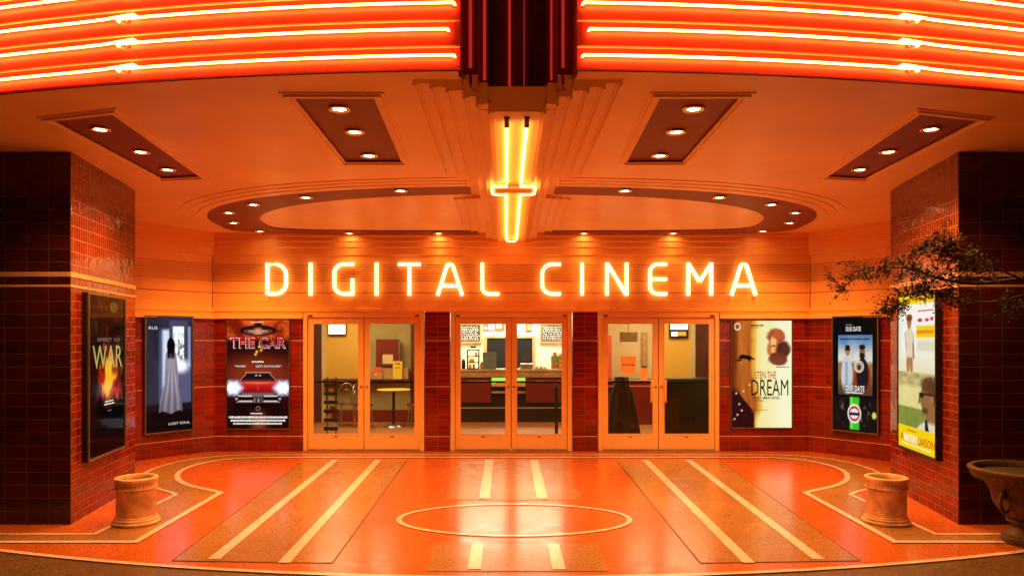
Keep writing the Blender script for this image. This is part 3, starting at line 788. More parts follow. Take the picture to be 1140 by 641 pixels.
def vn(x, y):
    xi, yi = math.floor(x), math.floor(y); fx, fy = x-xi, y-yi; fx = fx*fx*(3-2*fx); fy = fy*fy*(3-2*fy)
    g_ = lambda a, b: _T[a % 64][b % 64]
    return (g_(xi, yi)*(1-fx)+g_(xi+1, yi)*fx)*(1-fy)+(g_(xi, yi+1)*(1-fx)+g_(xi+1, yi+1)*fx)*fy
def fbm(x, y): return .5*vn(x, y)+.3*vn(2.1*x+9, 2.1*y+3)+.2*vn(4.3*x, 4.3*y+7)
# v runs from 0 (top) to 1 (bottom)
def art_war(u, v):
    n = fbm(u*7, v*14); c = mixc((14, 9, 7), (62, 40, 18), S(.45, .85, n)*(1-S(.55, .75, v)))
    c = mixc(c, (150, 160, 50), ell(u, v, .68, .06, .12, .035)*.8*fbm(u*20, v*20))
    c = mixc(c, (150, 28, 14), seg(u, v, .5, .20, .5, .45, .02, .07)*.9*S(.25, .7, n+.1))
    f = fbm(u*13, v*9+2)**1.4*1.5; d = ell(u, v, .55, .53, .42*(.2+f), .17*(.3+f), .4)
    c = mixc(c, (190, 40, 12), d); d2 = ell(u, v, .53+.05*math.sin(v*40), .52, .22*(.1+f), .14*(.3+f), .4); c = mixc(c, (255, 190, 40), d2)
    c = mixc(c, (160, 60, 20), rect(u, v, .62, .44, .95, .50, .03)*.8*f*1.4)
    return mixc(c, (6, 5, 6), S(.62, .74, v))
def art_gown(u, v):
    c = mixc((34, 29, 42), (56, 52, 74), fbm(u*4, v*4)); c = mixc(c, (110, 130, 175), rect(u, v, .27, .11, .36, .78, .04)*.5)
    c = mixc(c, (216, 226, 246), rect(u, v, .34, .11, .50, .62, .02)*(.75+.4*vn(u*30, 1))); c = mixc(c, (150, 160, 190), rect(u, v, .34, .6, .5, .78, .03)*.5)
    c = mixc(c, (240, 247, 246), rect(u, v, .57, .08, .82, .42, .008))
    c = mixc(c, (84, 100, 100), rect(u, v, .57, .14, .82, .42, .01)*S(.48, .62, fbm(u*20, v*34))*S(.1, .25, v))
    c = mixc(c, (70, 70, 96), rect(u, v, .845, .05, .875, .44, .006)+rect(u, v, .50, .05, .565, .44, .006)+rect(u, v, .5, .03, .9, .075, .01))
    c = mixc(c, (136, 140, 176), rect(u, v, .90, .08, .97, .44, .01)); c = mixc(c, (84, 85, 118), rect(u, v, .62, .43, .97, .76, .01)); c = mixc(c, (250, 250, 255), ell(u, v, .74, .43, .18, .06, .6))
    c = mixc(c, (24, 16, 26), S(.745, .775, v)); c = mixc(c, (6, 5, 8), S(.80, .84, v))
    w = .07+.19*S(.36, .86, v)
    fold = .5+.5*math.sin((u-.53)/w*11+v*5)
    c = mixc(c, mixc((168, 160, 172), (92, 84, 98), .55*fold+.45*S(.5, .84, v)), rect(u, v, .53-w, .40, .53+w, .835+.012*math.cos((u-.53)*18), .01))
    c = mixc(c, (134, 126, 142), seg(u, v, .455, .33, .42, .56, .04, .03)+seg(u, v, .605, .33, .66, .50, .04, .03)+seg(u, v, .66, .50, .68, .58, .03, .02))
    c = mixc(c, (150, 142, 156), rect(u, v, .445, .30, .615, .46, .015)); c = mixc(c, (60, 50, 56), rect(u, v, .50, .30, .56, .36, .01))
    return mixc(c, (10, 7, 9), ell(u, v, .53, .25, .085, .07, .12)+rect(u, v, .455, .25, .50, .36, .015)+rect(u, v, .56, .25, .605, .36, .015)+rect(u, v, .47, .25, .59, .30, .01))
def art_car(u, v):
    n = fbm(u*5, v*9); c = mixc((120, 26, 8), (228, 92, 30), S(.25, .75, n))
    c = mixc(c, (44, 8, 8), S(.15, .21, v)); c = mixc(c, (120, 40, 14), ell(u, v, .5, .40, .5, .09, .8)*.8)
    m = ell(u, v, .5, .095, .29, .05, .08)
    c = mixc(c, (18, 12, 16), m); c = mixc(c, (60, 16, 10), rect(u, v, .44, .02, .56, .06, .01))
    c = mixc(c, mixc((120, 56, 40), (220, 140, 100), ell(u, v, .5, .105, .08, .03, .6)), ell(u, v, .5, .10, .235, .034, .1))
    c = mixc(c, (14, 8, 8), rect(u, v, .30, .072, .44, .084, .008)+rect(u, v, .56, .072, .70, .084, .008)); c = mixc(c, (210, 214, 170), ell(u, v, .385, .10, .035, .008, .3)+ell(u, v, .615, .10, .035, .008, .3)); c = mixc(c, (10, 10, 10), ell(u, v, .385, .10, .012, .007, .3)+ell(u, v, .615, .10, .012, .007, .3))
    for (a, b) in ((.52, .245), (.48, .29), (.55, .275), (.46, .315)): c = mixc(c, (236, 180, 40), ell(u, v, a, b, .022, .013, .3))
    c = mixc(c, (150, 52, 20), ell(u, v, .5, .52, .6, .12, .7)*.8)
    # generic old red saloon seen from the front
    c = mixc(c, (20, 6, 6), rect(u, v, .12, .70, .88, .82, .03)+rect(u, v, .13, .74, .24, .84, .01)+rect(u, v, .76, .74, .87, .84, .01))
    rw_ = .19+.09*S(.49, .56, v)
    c = mixc(c, (206, 150, 130), rect(u, v, .5-rw_-.012, .478, .5+rw_+.012, .57, .006)); c = mixc(c, (26, 16, 20), rect(u, v, .5-rw_, .487, .5+rw_, .565, .006))
    c = mixc(c, (90, 50, 46), rect(u, v, .5-rw_*.9, .545, .5+rw_*.9, .558, .004)*.8); c = mixc(c, (220, 200, 120), ell(u, v, .47, .51, .018, .006, .3)+ell(u, v, .53, .51, .018, .006, .3))
    hw = .28+.13*S(.56, .62, v)
    c = mixc(c, mixc((214, 38, 34), (150, 12, 16), S(.57, .66, v)), rect(u, v, .5-hw, .562, .5+hw, .668, .008)); c = mixc(c, (238, 110, 70), ell(u, v, .5, .578, .24, .010, .5)*.8+rect(u, v, .49, .57, .51, .65, .004)*.4)
    c = mixc(c, (66, 46, 44), rect(u, v, .22, .665, .78, .712, .006)); c = mixc(c, (176, 156, 150), rect(u, v, .24, .67, .76, .708, .004)*(.5+.5*math.sin(u*150))*.8)
    c = mixc(c, (226, 214, 206), (rect(u, v, .12, .694, .40, .704, .003)+rect(u, v, .60, .694, .88, .704, .003)+rect(u, v, .14, .742, .86, .756, .004)+seg(u, v, .12, .70, .16, .748, .014, .014)+seg(u, v, .88, .70, .84, .748, .014, .014)))
    c = mixc(c, (110, 84, 84), rect(u, v, .18, .756, .82, .762, .003)); c = mixc(c, (50, 34, 36), rect(u, v, .41, .715, .59, .765, .004)); c = mixc(c, (170, 160, 160), rect(u, v, .43, .72, .57, .76, .003)*(.4+.4*math.sin(u*90)))
    for s_ in (.10, .90):
        d = math.hypot((u-s_)/.21, (v-.625)/.10); st_ = abs(math.cos(3*math.atan2((v-.625)*1.7, u-s_)))**6*.35
        c = mixc(c, (120, 146, 245), max(0, 1-d)*(1+st_)); c = mixc(c, (244, 250, 255), max(0, 1-d*1.25+st_*.4)*2 if d < 1 else 0)
        c = mixc(c, (20, 14, 16), ell(u, v, s_+(.05 if s_ < .5 else -.05), .725, .05, .03, .1)); c = mixc(c, (180, 170, 170), ell(u, v, s_+(.05 if s_ < .5 else -.05), .725, .02, .012, .3))
    c = mixc(c, (26, 6, 6), S(.80, .83, v)*.85); c = mixc(c, (190, 96, 50), ell(u, v, .52, .94, .12, .08, .9)*.7)
    return mixc(c, (180, 160, 150), (ell(u, v, .5, .815, .035, .02, .1)-ell(u, v, .5, .815, .026, .014, .1))*.8)
def art_dream(u, v):
    e = .32+.10*fbm(3, v*5)+.12*S(.5, .8, v)*(1-S(.8, .95, v)); n = fbm(u*14, v*3)
    c = mixc((240, 205, 100), (238, 228, 165), S(.3, .55, u)); c = mixc(c, (245, 240, 205), S(.6, .85, u)*.8)
    c = mixc(c, mixc((150, 66, 22), (205, 120, 40), n), 1-S(e-.08, e+.05, u)); c = mixc(c, (90, 26, 12), (1-S(.0, .16, u))*.85)
    c = mixc(c, (226, 160, 40), ell(u, v, e, v, .035, .3, .9)*.6)
    e2 = .10+.28*S(.62, .9, v); c = mixc(c, (48, 14, 16), (1-S(e2-.02, e2+.02, u))*S(.6, .7, v))
    for (a, b) in ((.13, .78), (.08, .68), (.2, .66), (.05, .92), (.1, .88), (.3, .6), (.17, .84)): c = mixc(c, (240, 200, 150), ell(u, v, a, b, .016, .009, .5))
    for (a, b, r1, r2, cc) in ((.74,.15,.14,.08,(158,72,36)),(.72,.26,.13,.09,(190,104,50)),(.86,.27,.12,.08,(84,34,24)),(.78,.36,.15,.06,(120,52,32)),(.70,.20,.05,.06,(238,190,110)),(.78,.13,.1,.05,(186,88,48))):
        c = mixc(c, cc, ell(u, v, a, b, r1*(.8+.4*fbm(u*9, v*12)), r2*(.8+.4*fbm(v*12, u*9)), .2)*.95)
    c = mixc(c, (70, 24, 16), ell(u, v, .70, .235, .03, .008, .4)+ell(u, v, .70, .31, .04, .008, .5)); c = mixc(c, (240, 190, 120), ell(u, v, .69, .275, .035, .03, .5)*.8)
    # falling figure
    c = mixc(c, (22, 12, 12), seg(u, v, .17, .335, .30, .345, .03, .03)+seg(u, v, .30, .345, .38, .36, .018, .008)+seg(u, v, .17, .335, .15, .37, .02, .01)+seg(u, v, .15, .372, .08, .368, .012, .01)+seg(u, v, .28, .35, .31, .375, .02, .01)+seg(u, v, .20, .33, .12, .345, .02, .01))
    c = mixc(c, (235, 225, 200), (ell(u, v, .10, .055, .055, .036, .12)-ell(u, v, .10, .055, .038, .024, .12)))
    return c
def art_date(u, v):
    c = (12, 11, 11)
    U, V = (u-.12)/.77, (v-.155)/.525
    if 0 < U < 1 and 0 < V < 1:
        c = mixc((80, 120, 165), (214, 212, 200), S(.0, .4, V)+.4*(fbm(U*5, V*6)-.5)); c = mixc(c, (150, 112, 70), S(.42, .5, V)); c = mixc(c, (70, 48, 30), S(.6, 1, V)*.8)
        c = mixc(c, (190, 196, 204), ell(U, V, .26, .68, .17, .33, .08)); c = mixc(c, (120, 120, 130), rect(U, V, .22, .45, .28, 1, .02)*.6)
        c = mixc(c, (172, 118, 84), ell(U, V, .28, .27, .075, .085, .12)); c = mixc(c, (30, 20, 16), ell(U, V, .28, .205, .072, .036, .2)*(1 if V < .235 else .3)+rect(U, V, .20, .235, .36, .265, .01))
        c = mixc(c, (150, 46, 30), ell(U, V, .72, .72, .24, .30, .08)); c = mixc(c, (28, 26, 30), ell(U, V, .72, .68, .17, .30, .08))
        c = mixc(c, (168, 112, 80), ell(U, V, .71, .28, .085, .09, .12)); c = mixc(c, (24, 16, 12), ell(U, V, .71, .205, .088, .045, .25)*(.7+.5*fbm(U*30, V*30))+ell(U, V, .71, .35, .08, .055, .25)*.9+rect(U, V, .655, .262, .765, .275, .008)*.7)
        c = mixc(c, (222, 214, 196), ell(U, V, .62, .53, .14, .10, .1)); c = mixc(c, (168, 150, 130), ell(U, V, .62, .53, .11, .078, .1))
        c = mixc(c, (60, 40, 30), ell(U, V, .62, .54, .05, .045, .2)); c = mixc(c, (80, 60, 40), S(.78, .95, V)*.6)
    if v > .70 and v < .985:
        w = S(.60, .74, fbm(u*14, v*20)); c = mixc((16, 15, 15), (150, 145, 135), w*rect(u, v, .15, .76, .85, .92, .08)*.7)
        c = mixc(c, (52, 190, 40), rect(u, v, .385, .70, .60, .985, .006)); c = mixc(c, (150, 235, 90), rect(u, v, .41, .70, .45, .98, .01)*.7)
        c = mixc(c, (225, 225, 220), ell(u, v, .49, .845, .155, .085, .06)); c = mixc(c, (190, 30, 26), ell(u, v, .49, .845, .125, .066, .06))
        c = mixc(c, (232, 230, 225), ell(u, v, .49, .845, .10, .045, .06)); c = mixc(c, (24, 22, 22), rect(u, v, .375, .835, .61, .86, .006))
        c = mixc(c, (190, 210, 90), ell(u, v, .93, .85, .05, .03, .3))
    return c
def art_liaison(u, v):
    if v < .5:
        c = mixc((246, 247, 240), (236, 228, 190), S(.3, .5, v)); c = mixc(c, (225, 232, 210), 1-S(.0, .16, u))
        c = mixc(c, (255, 214, 10), 1-S(.055+.0*u, .062, v)); c = mixc(c, (250, 206, 12), rect(u, v, .50, .20, .99, .275, .006))
        c = mixc(c, (212, 202, 160), rect(u, v, .52, .29, .98, .36, .02)*.6)
        c = mixc(c, (176, 122, 80), ell(u, v, .31, .175, .065, .03, .15)+seg(u, v, .22, .26, .27, .40, .04, .03)+seg(u, v, .40, .26, .43, .40, .035, .025)+rect(u, v, .27, .19, .35, .24, .02))
        c = mixc(c, (110, 62, 30), ell(u, v, .31, .145, .085, .024, .2)); c = mixc(c, (228, 214, 188), ell(u, v, .31, .27, .12, .055, .15)+rect(u, v, .23, .27, .40, .43, .02))
        c = mixc(c, (176, 126, 84), seg(u, v, .28, .43, .27, .52, .05, .03)+seg(u, v, .36, .43, .38, .52, .05, .03))
        c = mixc(c, (196, 50, 70), ell(u, v, .60, .165, .06, .012, .3)+ell(u, v, .78, .165, .05, .010, .3)+ell(u, v, .9, .16, .04, .012, .3))
    else:
        c = mixc((222, 206, 130), (240, 232, 170), fbm(u*5, v*9)); c = mixc(c, (150, 132, 78), rect(u, v, 0, .50, 1, .58, .03)*fbm(u*6, v*20)*1.3)
        c = mixc(c, mixc((150, 158, 70), (118, 130, 52), fbm(u*12, v*30)), S(.72, .735, v)); 
        c = mixc(c, (224, 216, 196), ell(u, v, .98, .90, .50, .115, .05)); c = mixc(c, (150, 104, 62), ell(u, v, .82, .655, .215, .095, .06)+rect(u, v, .76, .70, .98, .80, .02)+seg(u, v, .60, .66, .575, .682, .03, .02))
        c = mixc(c, (90, 60, 34), (ell(u, v, .86, .572, .22, .055, .25)+rect(u, v, .90, .57, 1, .68, .03))*(.55+.75*fbm(u*22, v*34))); c = mixc(c, (84, 54, 32), rect(u, v, .66, .715, .80, .745, .02))
        c = mixc(c, (172, 116, 72), ell(u, v, .90, .65, .04, .03, .2)); c = mixc(c, (24, 18, 16), rect(u, v, .58, .622, .96, .632, .006)+rect(u, v, .58, .628, .70, .65, .01))
        c = mixc(c, (26, 24, 26), seg(u, v, .76, .80, .78, .86, .03, .05))
        if v > .857: c = (250, 214, 14)
    return c
def bars(mb, x0, x1, z, h, y, mi, seed, unit=.012):
    """rows of print too small to read"""
    r = random.Random(seed); x = x0
    while x < x1-unit:
        w = unit*r.uniform(.5, 2.2); mb.face([(x, y, z), (min(x+w, x1), y, z), (min(x+w, x1), y, z+h*r.uniform(.75, 1)), (x, y, z+h*r.uniform(.75, 1))], mi); x += w+unit*.45
PM = print_mat('backlit_print', POSTER)
def inkm(name, c, k=1.0): return emis(name, lin(c), k)
INK = dict(w=inkm('print_white', (240, 236, 225)), r=inkm('print_red', (190, 26, 24)), k=inkm('print_black', (18, 14, 14)), y=inkm('print_gold', (176, 166, 92)),
           o=inkm('print_orange', (214, 110, 30)), g=inkm('print_grey', (120, 116, 108)), b=inkm('print_brown', (92, 52, 30)), d=inkm('print_dim', (120, 20, 20)))
IK = list(INK); IM = [INK[k] for k in IK]
def poster(p0, p1, z0_, z1_, art, label, texts, depth=.05, framew=.018, fm='bronze', nx=96, ny=168):
    """p0 to p1: left and right ends seen from the forecourt; built in its own frame: x along, -y outwards"""
    d = Vector((p1[0]-p0[0], p1[1]-p0[1])); Wd = d.length; Ht = z1_-z0_
    t = thing('poster_case', label, 'poster', (p0[0], p0[1], z0_), math.atan2(d.y, d.x), 'film posters in glazed cases')
    c = MB(); f = framew
    c.box(0, Wd, -depth+.012, -.002, 0, Ht); c.build('case', M['blackframe'], t)
    e = MB()
    e.box(0, f, -depth-.004, -depth+.012, 0, Ht); e.box(Wd-f, Wd, -depth-.004, -depth+.012, 0, Ht)
    e.box(f, Wd-f, -depth-.004, -depth+.012, 0, f); e.box(f, Wd-f, -depth-.004, -depth+.012, Ht-f, Ht)
    bevel(e.build('frame', M[fm], t), .003)
    pr = MB(); w_, h_ = Wd-2*f, Ht-2*f; cols = []
    rows = [[(f+w_*i/nx, -depth+.008, f+h_*j/ny) for i in range(nx+1)] for j in range(ny+1)]
    pr.grid(rows, 0, False, False)
    o = pr.build('print', PM, t)
    at = o.data.color_attributes.new('art', 'FLOAT_COLOR', 'POINT'); flat = []
    for j in range(ny+1):
        for i in range(nx+1):
            q = lin([max(0, min(255, x)) for x in art(i/nx, 1-j/ny)]); flat += [*q, 1.0]
    at.data.foreach_set('color', flat)
    if texts:
        tm = MB(); yy = -depth+.0065
        for tx in texts:
            s_, u0, u1, v0, v1, mk = tx[:6]
            X0, X1 = f+w_*u0, f+w_*u1; Z0, Z1 = f+h_*(1-v1), f+h_*(1-v0)
            if s_ is None: bars(tm, X0, X1, Z0, Z1-Z0, yy, IK.index(mk), int(u0*100+v0*1000), .011)
            else: text_mesh(tm, s_, X0, X1, Z0, Z1, yy, IK.index(mk), 0, tx[6] if len(tx) > 6 else 0)
            yy -= .0001
        tm.build('lettering', IM, t)
    return t
def onpillar(s, Y, off=.0):
    return (s*(4.23+.1657*(Y-6.85)-off), Y)
poster(onpillar(-1, 7.10), onpillar(-1, 8.12), .545, 2.23, art_war, 'dark film poster with flames and the word WAR on the left pillar', [
    ('SPIRIT OF', .22, .86, .262, .285, 'g'), ('WAR', .10, .92, .31, .455, 'y', .0), (None, .42, .66, .665, .674, 'w'), (None, .40, .68, .682, .692, 'w'), (None, .44, .62, .705, .711, 'd'), (None, .5, .6, .726, .734, 'g')], .06, .022)
poster((-5.385, 10.50), (-4.93, 11.09), .37, 2.12, art_gown, 'bluish film poster of a figure in a long pale gown before a window', [
    ('RUS', .06, .24, .085, .11, 'w'), ('LOST SOUL', .48, .95, .925, .945, 'w')], .05, .02)
poster((-4.50, 11.352), (-3.49, 11.352), .345, 2.082, art_car, 'red film poster with an old red car and glaring headlamps', [
    ('THE CAR', .05, .95, .160, .262, 'w', .03), ('THE CAR', .06, .94, .165, .258, 'd', .012), ('THE CAR', .065, .94, .150, .235, 'r', -.004), (None, .38, .6, .014, .022, 'w'), (None, .4, .6, .375, .39, 'w'), ('"WHEN          GETS INVOLVED"', .12, .88, .415, .434, 'w'), ('EVIL', .33, .45, .415, .434, 'r'), (None, .38, .58, .855, .866, 'w'),
    (None, .03, .97, .885, .905, 'w'), (None, .06, .94, .915, .935, 'w'), (None, .1, .9, .945, .962, 'w')], .02, .016)
poster((3.46, 11.352), (4.44, 11.352), .36, 2.075, art_dream, 'cream and brown film poster reading LISTEN THE DREAM with a falling figure', [
    ('LISTEN THE', .33, .74, .475, .545, 'r', .004), ('DREAM', .33, .945, .55, .70, 'k', .0), ('AND IMAGINE', .34, .80, .708, .735, 'k', .01), (None, .34, .55, .742, .752, 'b'), ('FILM THE NOVEL', .33, .60, .83, .845, 'k'), (None, .33, .42, .855, .863, 'b'),
    (None, .33, .54, .035, .052, 'k'), (None, .33, .44, .06, .068, 'b'), (None, .74, .97, .428, .438, 'k')], .02, .016)
poster((4.955, 11.06), (5.385, 10.50), .37, 2.12, art_date, 'black film poster reading DUE DATE with two men above a green bottle', [
    ('DUE DATE', .30, .64, .085, .125, 'w', .01), (None, .30, .44, .062, .075, 'g'), ('DUE DATE', .30, .72, .60, .65, 'w', .01), (None, .3, .7, .655, .668, 'w'), (None, .17, .84, .185, .20, 'k')], .05, .02)
poster(onpillar(1, 8.22), onpillar(1, 7.19), .545, 2.265, art_liaison, 'yellow and white film poster of a bearded man in glasses on the right pillar', [
    ('A', .06, .15, .905, .955, 'r', .01), ("MATER'S", .17, .55, .905, .955, 'w', .01), ('LIAISON', .56, .97, .905, .955, 'r', .01), (None, .25, .5, .875, .885, 'r'), (None, .1, .9, .968, .976, 'w'), (None, .4, .95, .022, .034, 'r'), (None, .53, .95, .225, .25, 'o'), (None, .55, .95, .10, .112, 'r')], .06, .022, 'blackframe')

# ================================================================= BINS, URN, TREE
def bin_(x, y, label):
    t = thing('litter_bin', label, 'bin', (x, y, .004), 0, 'terracotta litter bins by the pillars')
    b = MB(); b.lathe([(.205, 0), (.214, .008), (.214, .024), (.205, .032), (.198, .034), (.198, .05), (.190, .058), (.184, .062), (.184, .072), (.177, .080), (.175, .32), (.178, .326), (.178, .334)], n=64)
    crisp(b.build('body', M['terracotta'], t))
    r = MB(); r.lathe([(.178, .333), (.187, .337), (.187, .346), (.182, .350), (.182, .388), (.188, .392), (.188, .402), (.192, .410), (.194, .425), (.190, .438), (.178, .444), (.160, .442), (.152, .43), (.150, .38), (.15, .30)], n=132,
                      mod=lambda a, rr, z: 1+(.014*math.sin(a*33) if .349 < z < .389 and rr > .17 else 0))
    r.lathe([(.0, .345), (.15, .345)], n=48)
    crisp(r.build('rim', M['terracotta'], t))
    d = MB(); d.lathe([(.0, .350), (.149, .350)], n=32); d.build('sand_tray', M['soil'], t)
bin_(-3.63, 6.90, 'round terracotta litter bin with moulded rim near the left pillar')
bin_(3.58, 6.92, 'round terracotta litter bin with moulded rim near the right pillar')
ux, uy = 4.44, 6.22
u = thing('stone_urn', 'dark terracotta urn on a pedestal foot at the foot of the right pillar', 'urn', (ux, uy, 0)); u.scale = (1, 1, .965)
b = MB(); flute = lambda a, r, z: 1+(.022*math.sin(a*38) if .575 < z < .625 else (.012*math.sin(a*18) if .25 < z < .40 else 0))
b.lathe([(.0, .0), (.20, 0), (.20, .055), (.185, .06), (.18, .085), (.155, .10), (.13, .13), (.12, .165), (.14, .185), (.165, .195), (.165, .215), (.15, .225), (.19, .255), (.235, .31), (.262, .37), (.275, .44), (.30, .50), (.34, .545), (.385, .565),
          (.41, .575), (.422, .60), (.428, .625), (.44, .635), (.45, .65), (.448, .665), (.43, .675), (.405, .672), (.39, .65), (.385, .60)], n=152, mod=flute)
crisp(b.build('bowl', M['terradark'], u), 40)
so = MB(); so.lathe([(0, .635), (.2, .640), (.395, .615)], n=40); so.build('soil', M['soil'], u)
for a0 in (math.radians(200), math.radians(20), math.radians(250)):
    hd = MB(); ca, sa = math.cos(a0), math.sin(a0)
    pts = [(r_*ca, r_*sa, z_) for r_, z_ in ((.24, .33), (.29, .30), (.335, .34), (.345, .41), (.32, .47), (.285, .47), (.285, .43), (.305, .42))]
    hd.tube(smooth_path(pts, 4), .016, n=8); hd.build('scroll_handle', M['terradark'], u)

tree = thing('small_tree', 'thin dark tree leaning out of the urn across the right pillar and poster', 'tree', (ux, uy, .63))
tr = MB(); lf = MB(); R_ = random.Random(11)
tips = []
def branch(p, d, L, r, lvl):
    pts = [Vector(p)]; dd = Vector(d).normalized(); n = max(3, int(L/.07))
    for i in range(n):
        dd = (dd+Vector((R_.uniform(-.22, .22), R_.uniform(-.22, .22), R_.uniform(-.17, .20)))).normalized()
        pts.append(pts[-1]+dd*(L/n))
    tr.tube(pts, [max(.0022, r*(1-.75*i/n)) for i in range(n+1)], n=6 if lvl < 2 else 4, caps=False)
    if lvl >= 2:
        for k in range(1, n+1):
            tips.append((pts[k], dd))
    if lvl < 3:
        m_ = {0: 11, 1: 6, 2: 4}[lvl]
        for i in range(m_):
            k = int(n*(.22+.78*i/m_)); k = min(n, max(1, k))
            d2 = (dd*.55+Vector((R_.uniform(-.8, .3), R_.uniform(-.8, .8), R_.uniform(-.55, .75)))).normalized()
            branch(pts[k], d2, L*R_.uniform(.34, .55), r*(1-.75*k/n)*.62, lvl+1)
# trunk rises from the urn, leans out of the frame and back
trunk = smooth_path([(0, 0, 0), (.10, .0, .45), (.20, -.03, .9), (.22, -.02, 1.3), (.12, 0, 1.55), (-.05, .02, 1.66)], 5)
tr.tube(trunk, [.034-.0007*i for i in range(len(trunk))], n=10)
def limb(pts, r):
    pp = smooth_path(pts, 5); tr.tube(pp, [r*(1-.75*i/len(pp)) for i in range(len(pp))], n=7, caps=False)
    return pp
L1 = limb([(-.05, .02, 1.66), (-.42, .05, 1.62), (-.75, .02, 1.66), (-1.0, .05, 1.75), (-1.32, .0, 1.74), (-1.62, .02, 1.58)], .016)
L2 = limb([(.12, 0, 1.55), (-.25, .1, 1.46), (-.55, .15, 1.50), (-.8, .1, 1.54), (-1.02, .12, 1.46), (-1.12, .1, 1.38)], .011)
L3 = limb([(-.05, .02, 1.66), (-.35, -.05, 1.76), (-.62, -.05, 1.90), (-.85, 0, 1.94)], .010)
L4 = limb([(.20, -.03, 1.3), (.0, 0, 1.45), (-.2, -.06, 1.40), (-.32, -.05, 1.33)], .009)
L5 = limb([(.12, 0, 1.55), (.4, .1, 1.7), (.8, .1, 1.9)], .018)
for pp, cnt, ll in ((L1, 30, .25), (L2, 30, .24), (L3, 40, .28), (L4, 9, .22), (L5, 10, .35)):
    for i in range(cnt):
        k = int(len(pp)*(.30+.70*i/cnt)); k = min(len(pp)-1, k); p = pp[k]
        d = Vector((R_.uniform(-1, .5 if pp is not L5 else 1), R_.uniform(-.8, .8), R_.uniform(-.45, .5)))
        branch(p, d, ll*R_.uniform(.5, 1.0)*(1.25-.5*k/len(pp)), .005, 2 if i % 2 else 1.0 if False else 2)
tr.build('trunk', M['bark'], tree)
for p, d in tips:
    for q in range(R_.choice((3, 4, 5))):
        c = p+Vector((R_.gauss(0, .022), R_.gauss(0, .022), R_.gauss(0, .022)))
        ax = Vector((R_.gauss(0, 1), R_.gauss(0, 1), R_.gauss(0, .7)-.3)).normalized(); sd = ax.cross(Vector((R_.gauss(0, 1), R_.gauss(0, 1), R_.gauss(0, 1)))).normalized()
        l = R_.uniform(.014, .034); w = l*.27
        lf.face([c, c+ax*l*.5+sd*w, c+ax*l, c+ax*l*.5-sd*w])
lf.build('crown', M['leaf'], tree)

# ================================================================= LOBBY
fl = MB(); fl.face([(-4.7, 11.36, .002), (4.7, 11.36, .002), (4.7, 17.7, .002), (-4.7, 17.7, .002)])
tag(fl.build('lobby_floor', M['lobbyfloor']), kind='structure')
def lb(name, mname, *boxes):
    m_ = MB()
    for b_ in boxes: m_.box(*b_)
    return m_.build(name, M[mname], fac)
lb('lobby_ceiling', 'wallbeige', (-4.7, 4.7, 11.45, 17.7, 2.8, 2.9))
lb('lobby_wall', 'wallbrown', (-4.75, -4.65, 11.42, 15.5, 0, 2.8), (4.65, 4.75, 11.42, 15.5, 0, 2.8))
lb('front_wall_back', 'wallbeige', (-4.7, 4.7, 11.45, 11.52, 2.25, 2.8), (-4.7, -3.3, 11.45, 11.52, 0, 2.25), (3.3, 4.7, 11.45, 11.52, 0, 2.25), (-1.36, -.965, 11.45, 11.5, 0, 2.25), (.965, 1.36, 11.45, 11.5, 0, 2.25))
Yb = 15.4
lb('dark_wall_panel', 'wallbrown', (-4.65, -4.02, Yb-.06, Yb+.1, 0, 2.8), (3.96, 4.65, Yb-.06, Yb+.1, 0, 2.8), (-2.12, -1.6, Yb-.03, Yb+.1, 0, 2.8))
lb('yellow_wall', 'wallyellow', (-3.94, -3.05, Yb-.02, Yb+.1, .93, 2.8), (3.05, 3.86, Yb-.02, Yb+.1, .93, 2.8))
lb('pale_post', 'wallbeige', (-4.02, -3.94, Yb-.05, Yb+.1, 0, 2.8), (3.86, 3.96, Yb-.05, Yb+.1, 0, 2.8))
lb('olive_wall', 'wallolive', (-3.05, -2.12, Yb, Yb+.1, .93, 2.8), (-3.94, -2.12, Yb, Yb+.1, .26, .88))
lb('beige_wall', 'wallbeige', (1.6, 3.05, Yb, Yb+.1, .26, 2.8), (3.05, 3.86, Yb, Yb+.1, .26, .93))
lb('red_wainscot', 'maroon', (-3.94, -2.12, Yb-.02, Yb+.1, 0, .26), (1.6, 3.86, Yb-.02, Yb+.1, 0, .26))
lb('wall_ledge', 'maroon', (-3.94, -2.12, Yb-.28, Yb-.03, .88, .93), (1.7, 3.0, Yb-.28, Yb-.03, .88, .93))
lb('kitchen_wall', 'wallwhite', (-1.62, 1.62, 17.6, 17.7, 0, 2.8), (-1.7, -1.6, Yb, 17.6, 0, 2.8), (1.6, 1.7, Yb, 17.6, 0, 2.8))
lb('kitchen_doorway_dark', 'void', (-.55, .56, 17.52, 17.598, 0, 1.80)); lb('doorway_trim', 'wood', (-.61, -.55, 17.50, 17.598, 0, 1.86), (.56, .62, 17.50, 17.598, 0, 1.86), (-.55, .56, 17.50, 17.598, 1.80, 1.86))  # near-black slab colour stands in for the darkness beyond the doorway

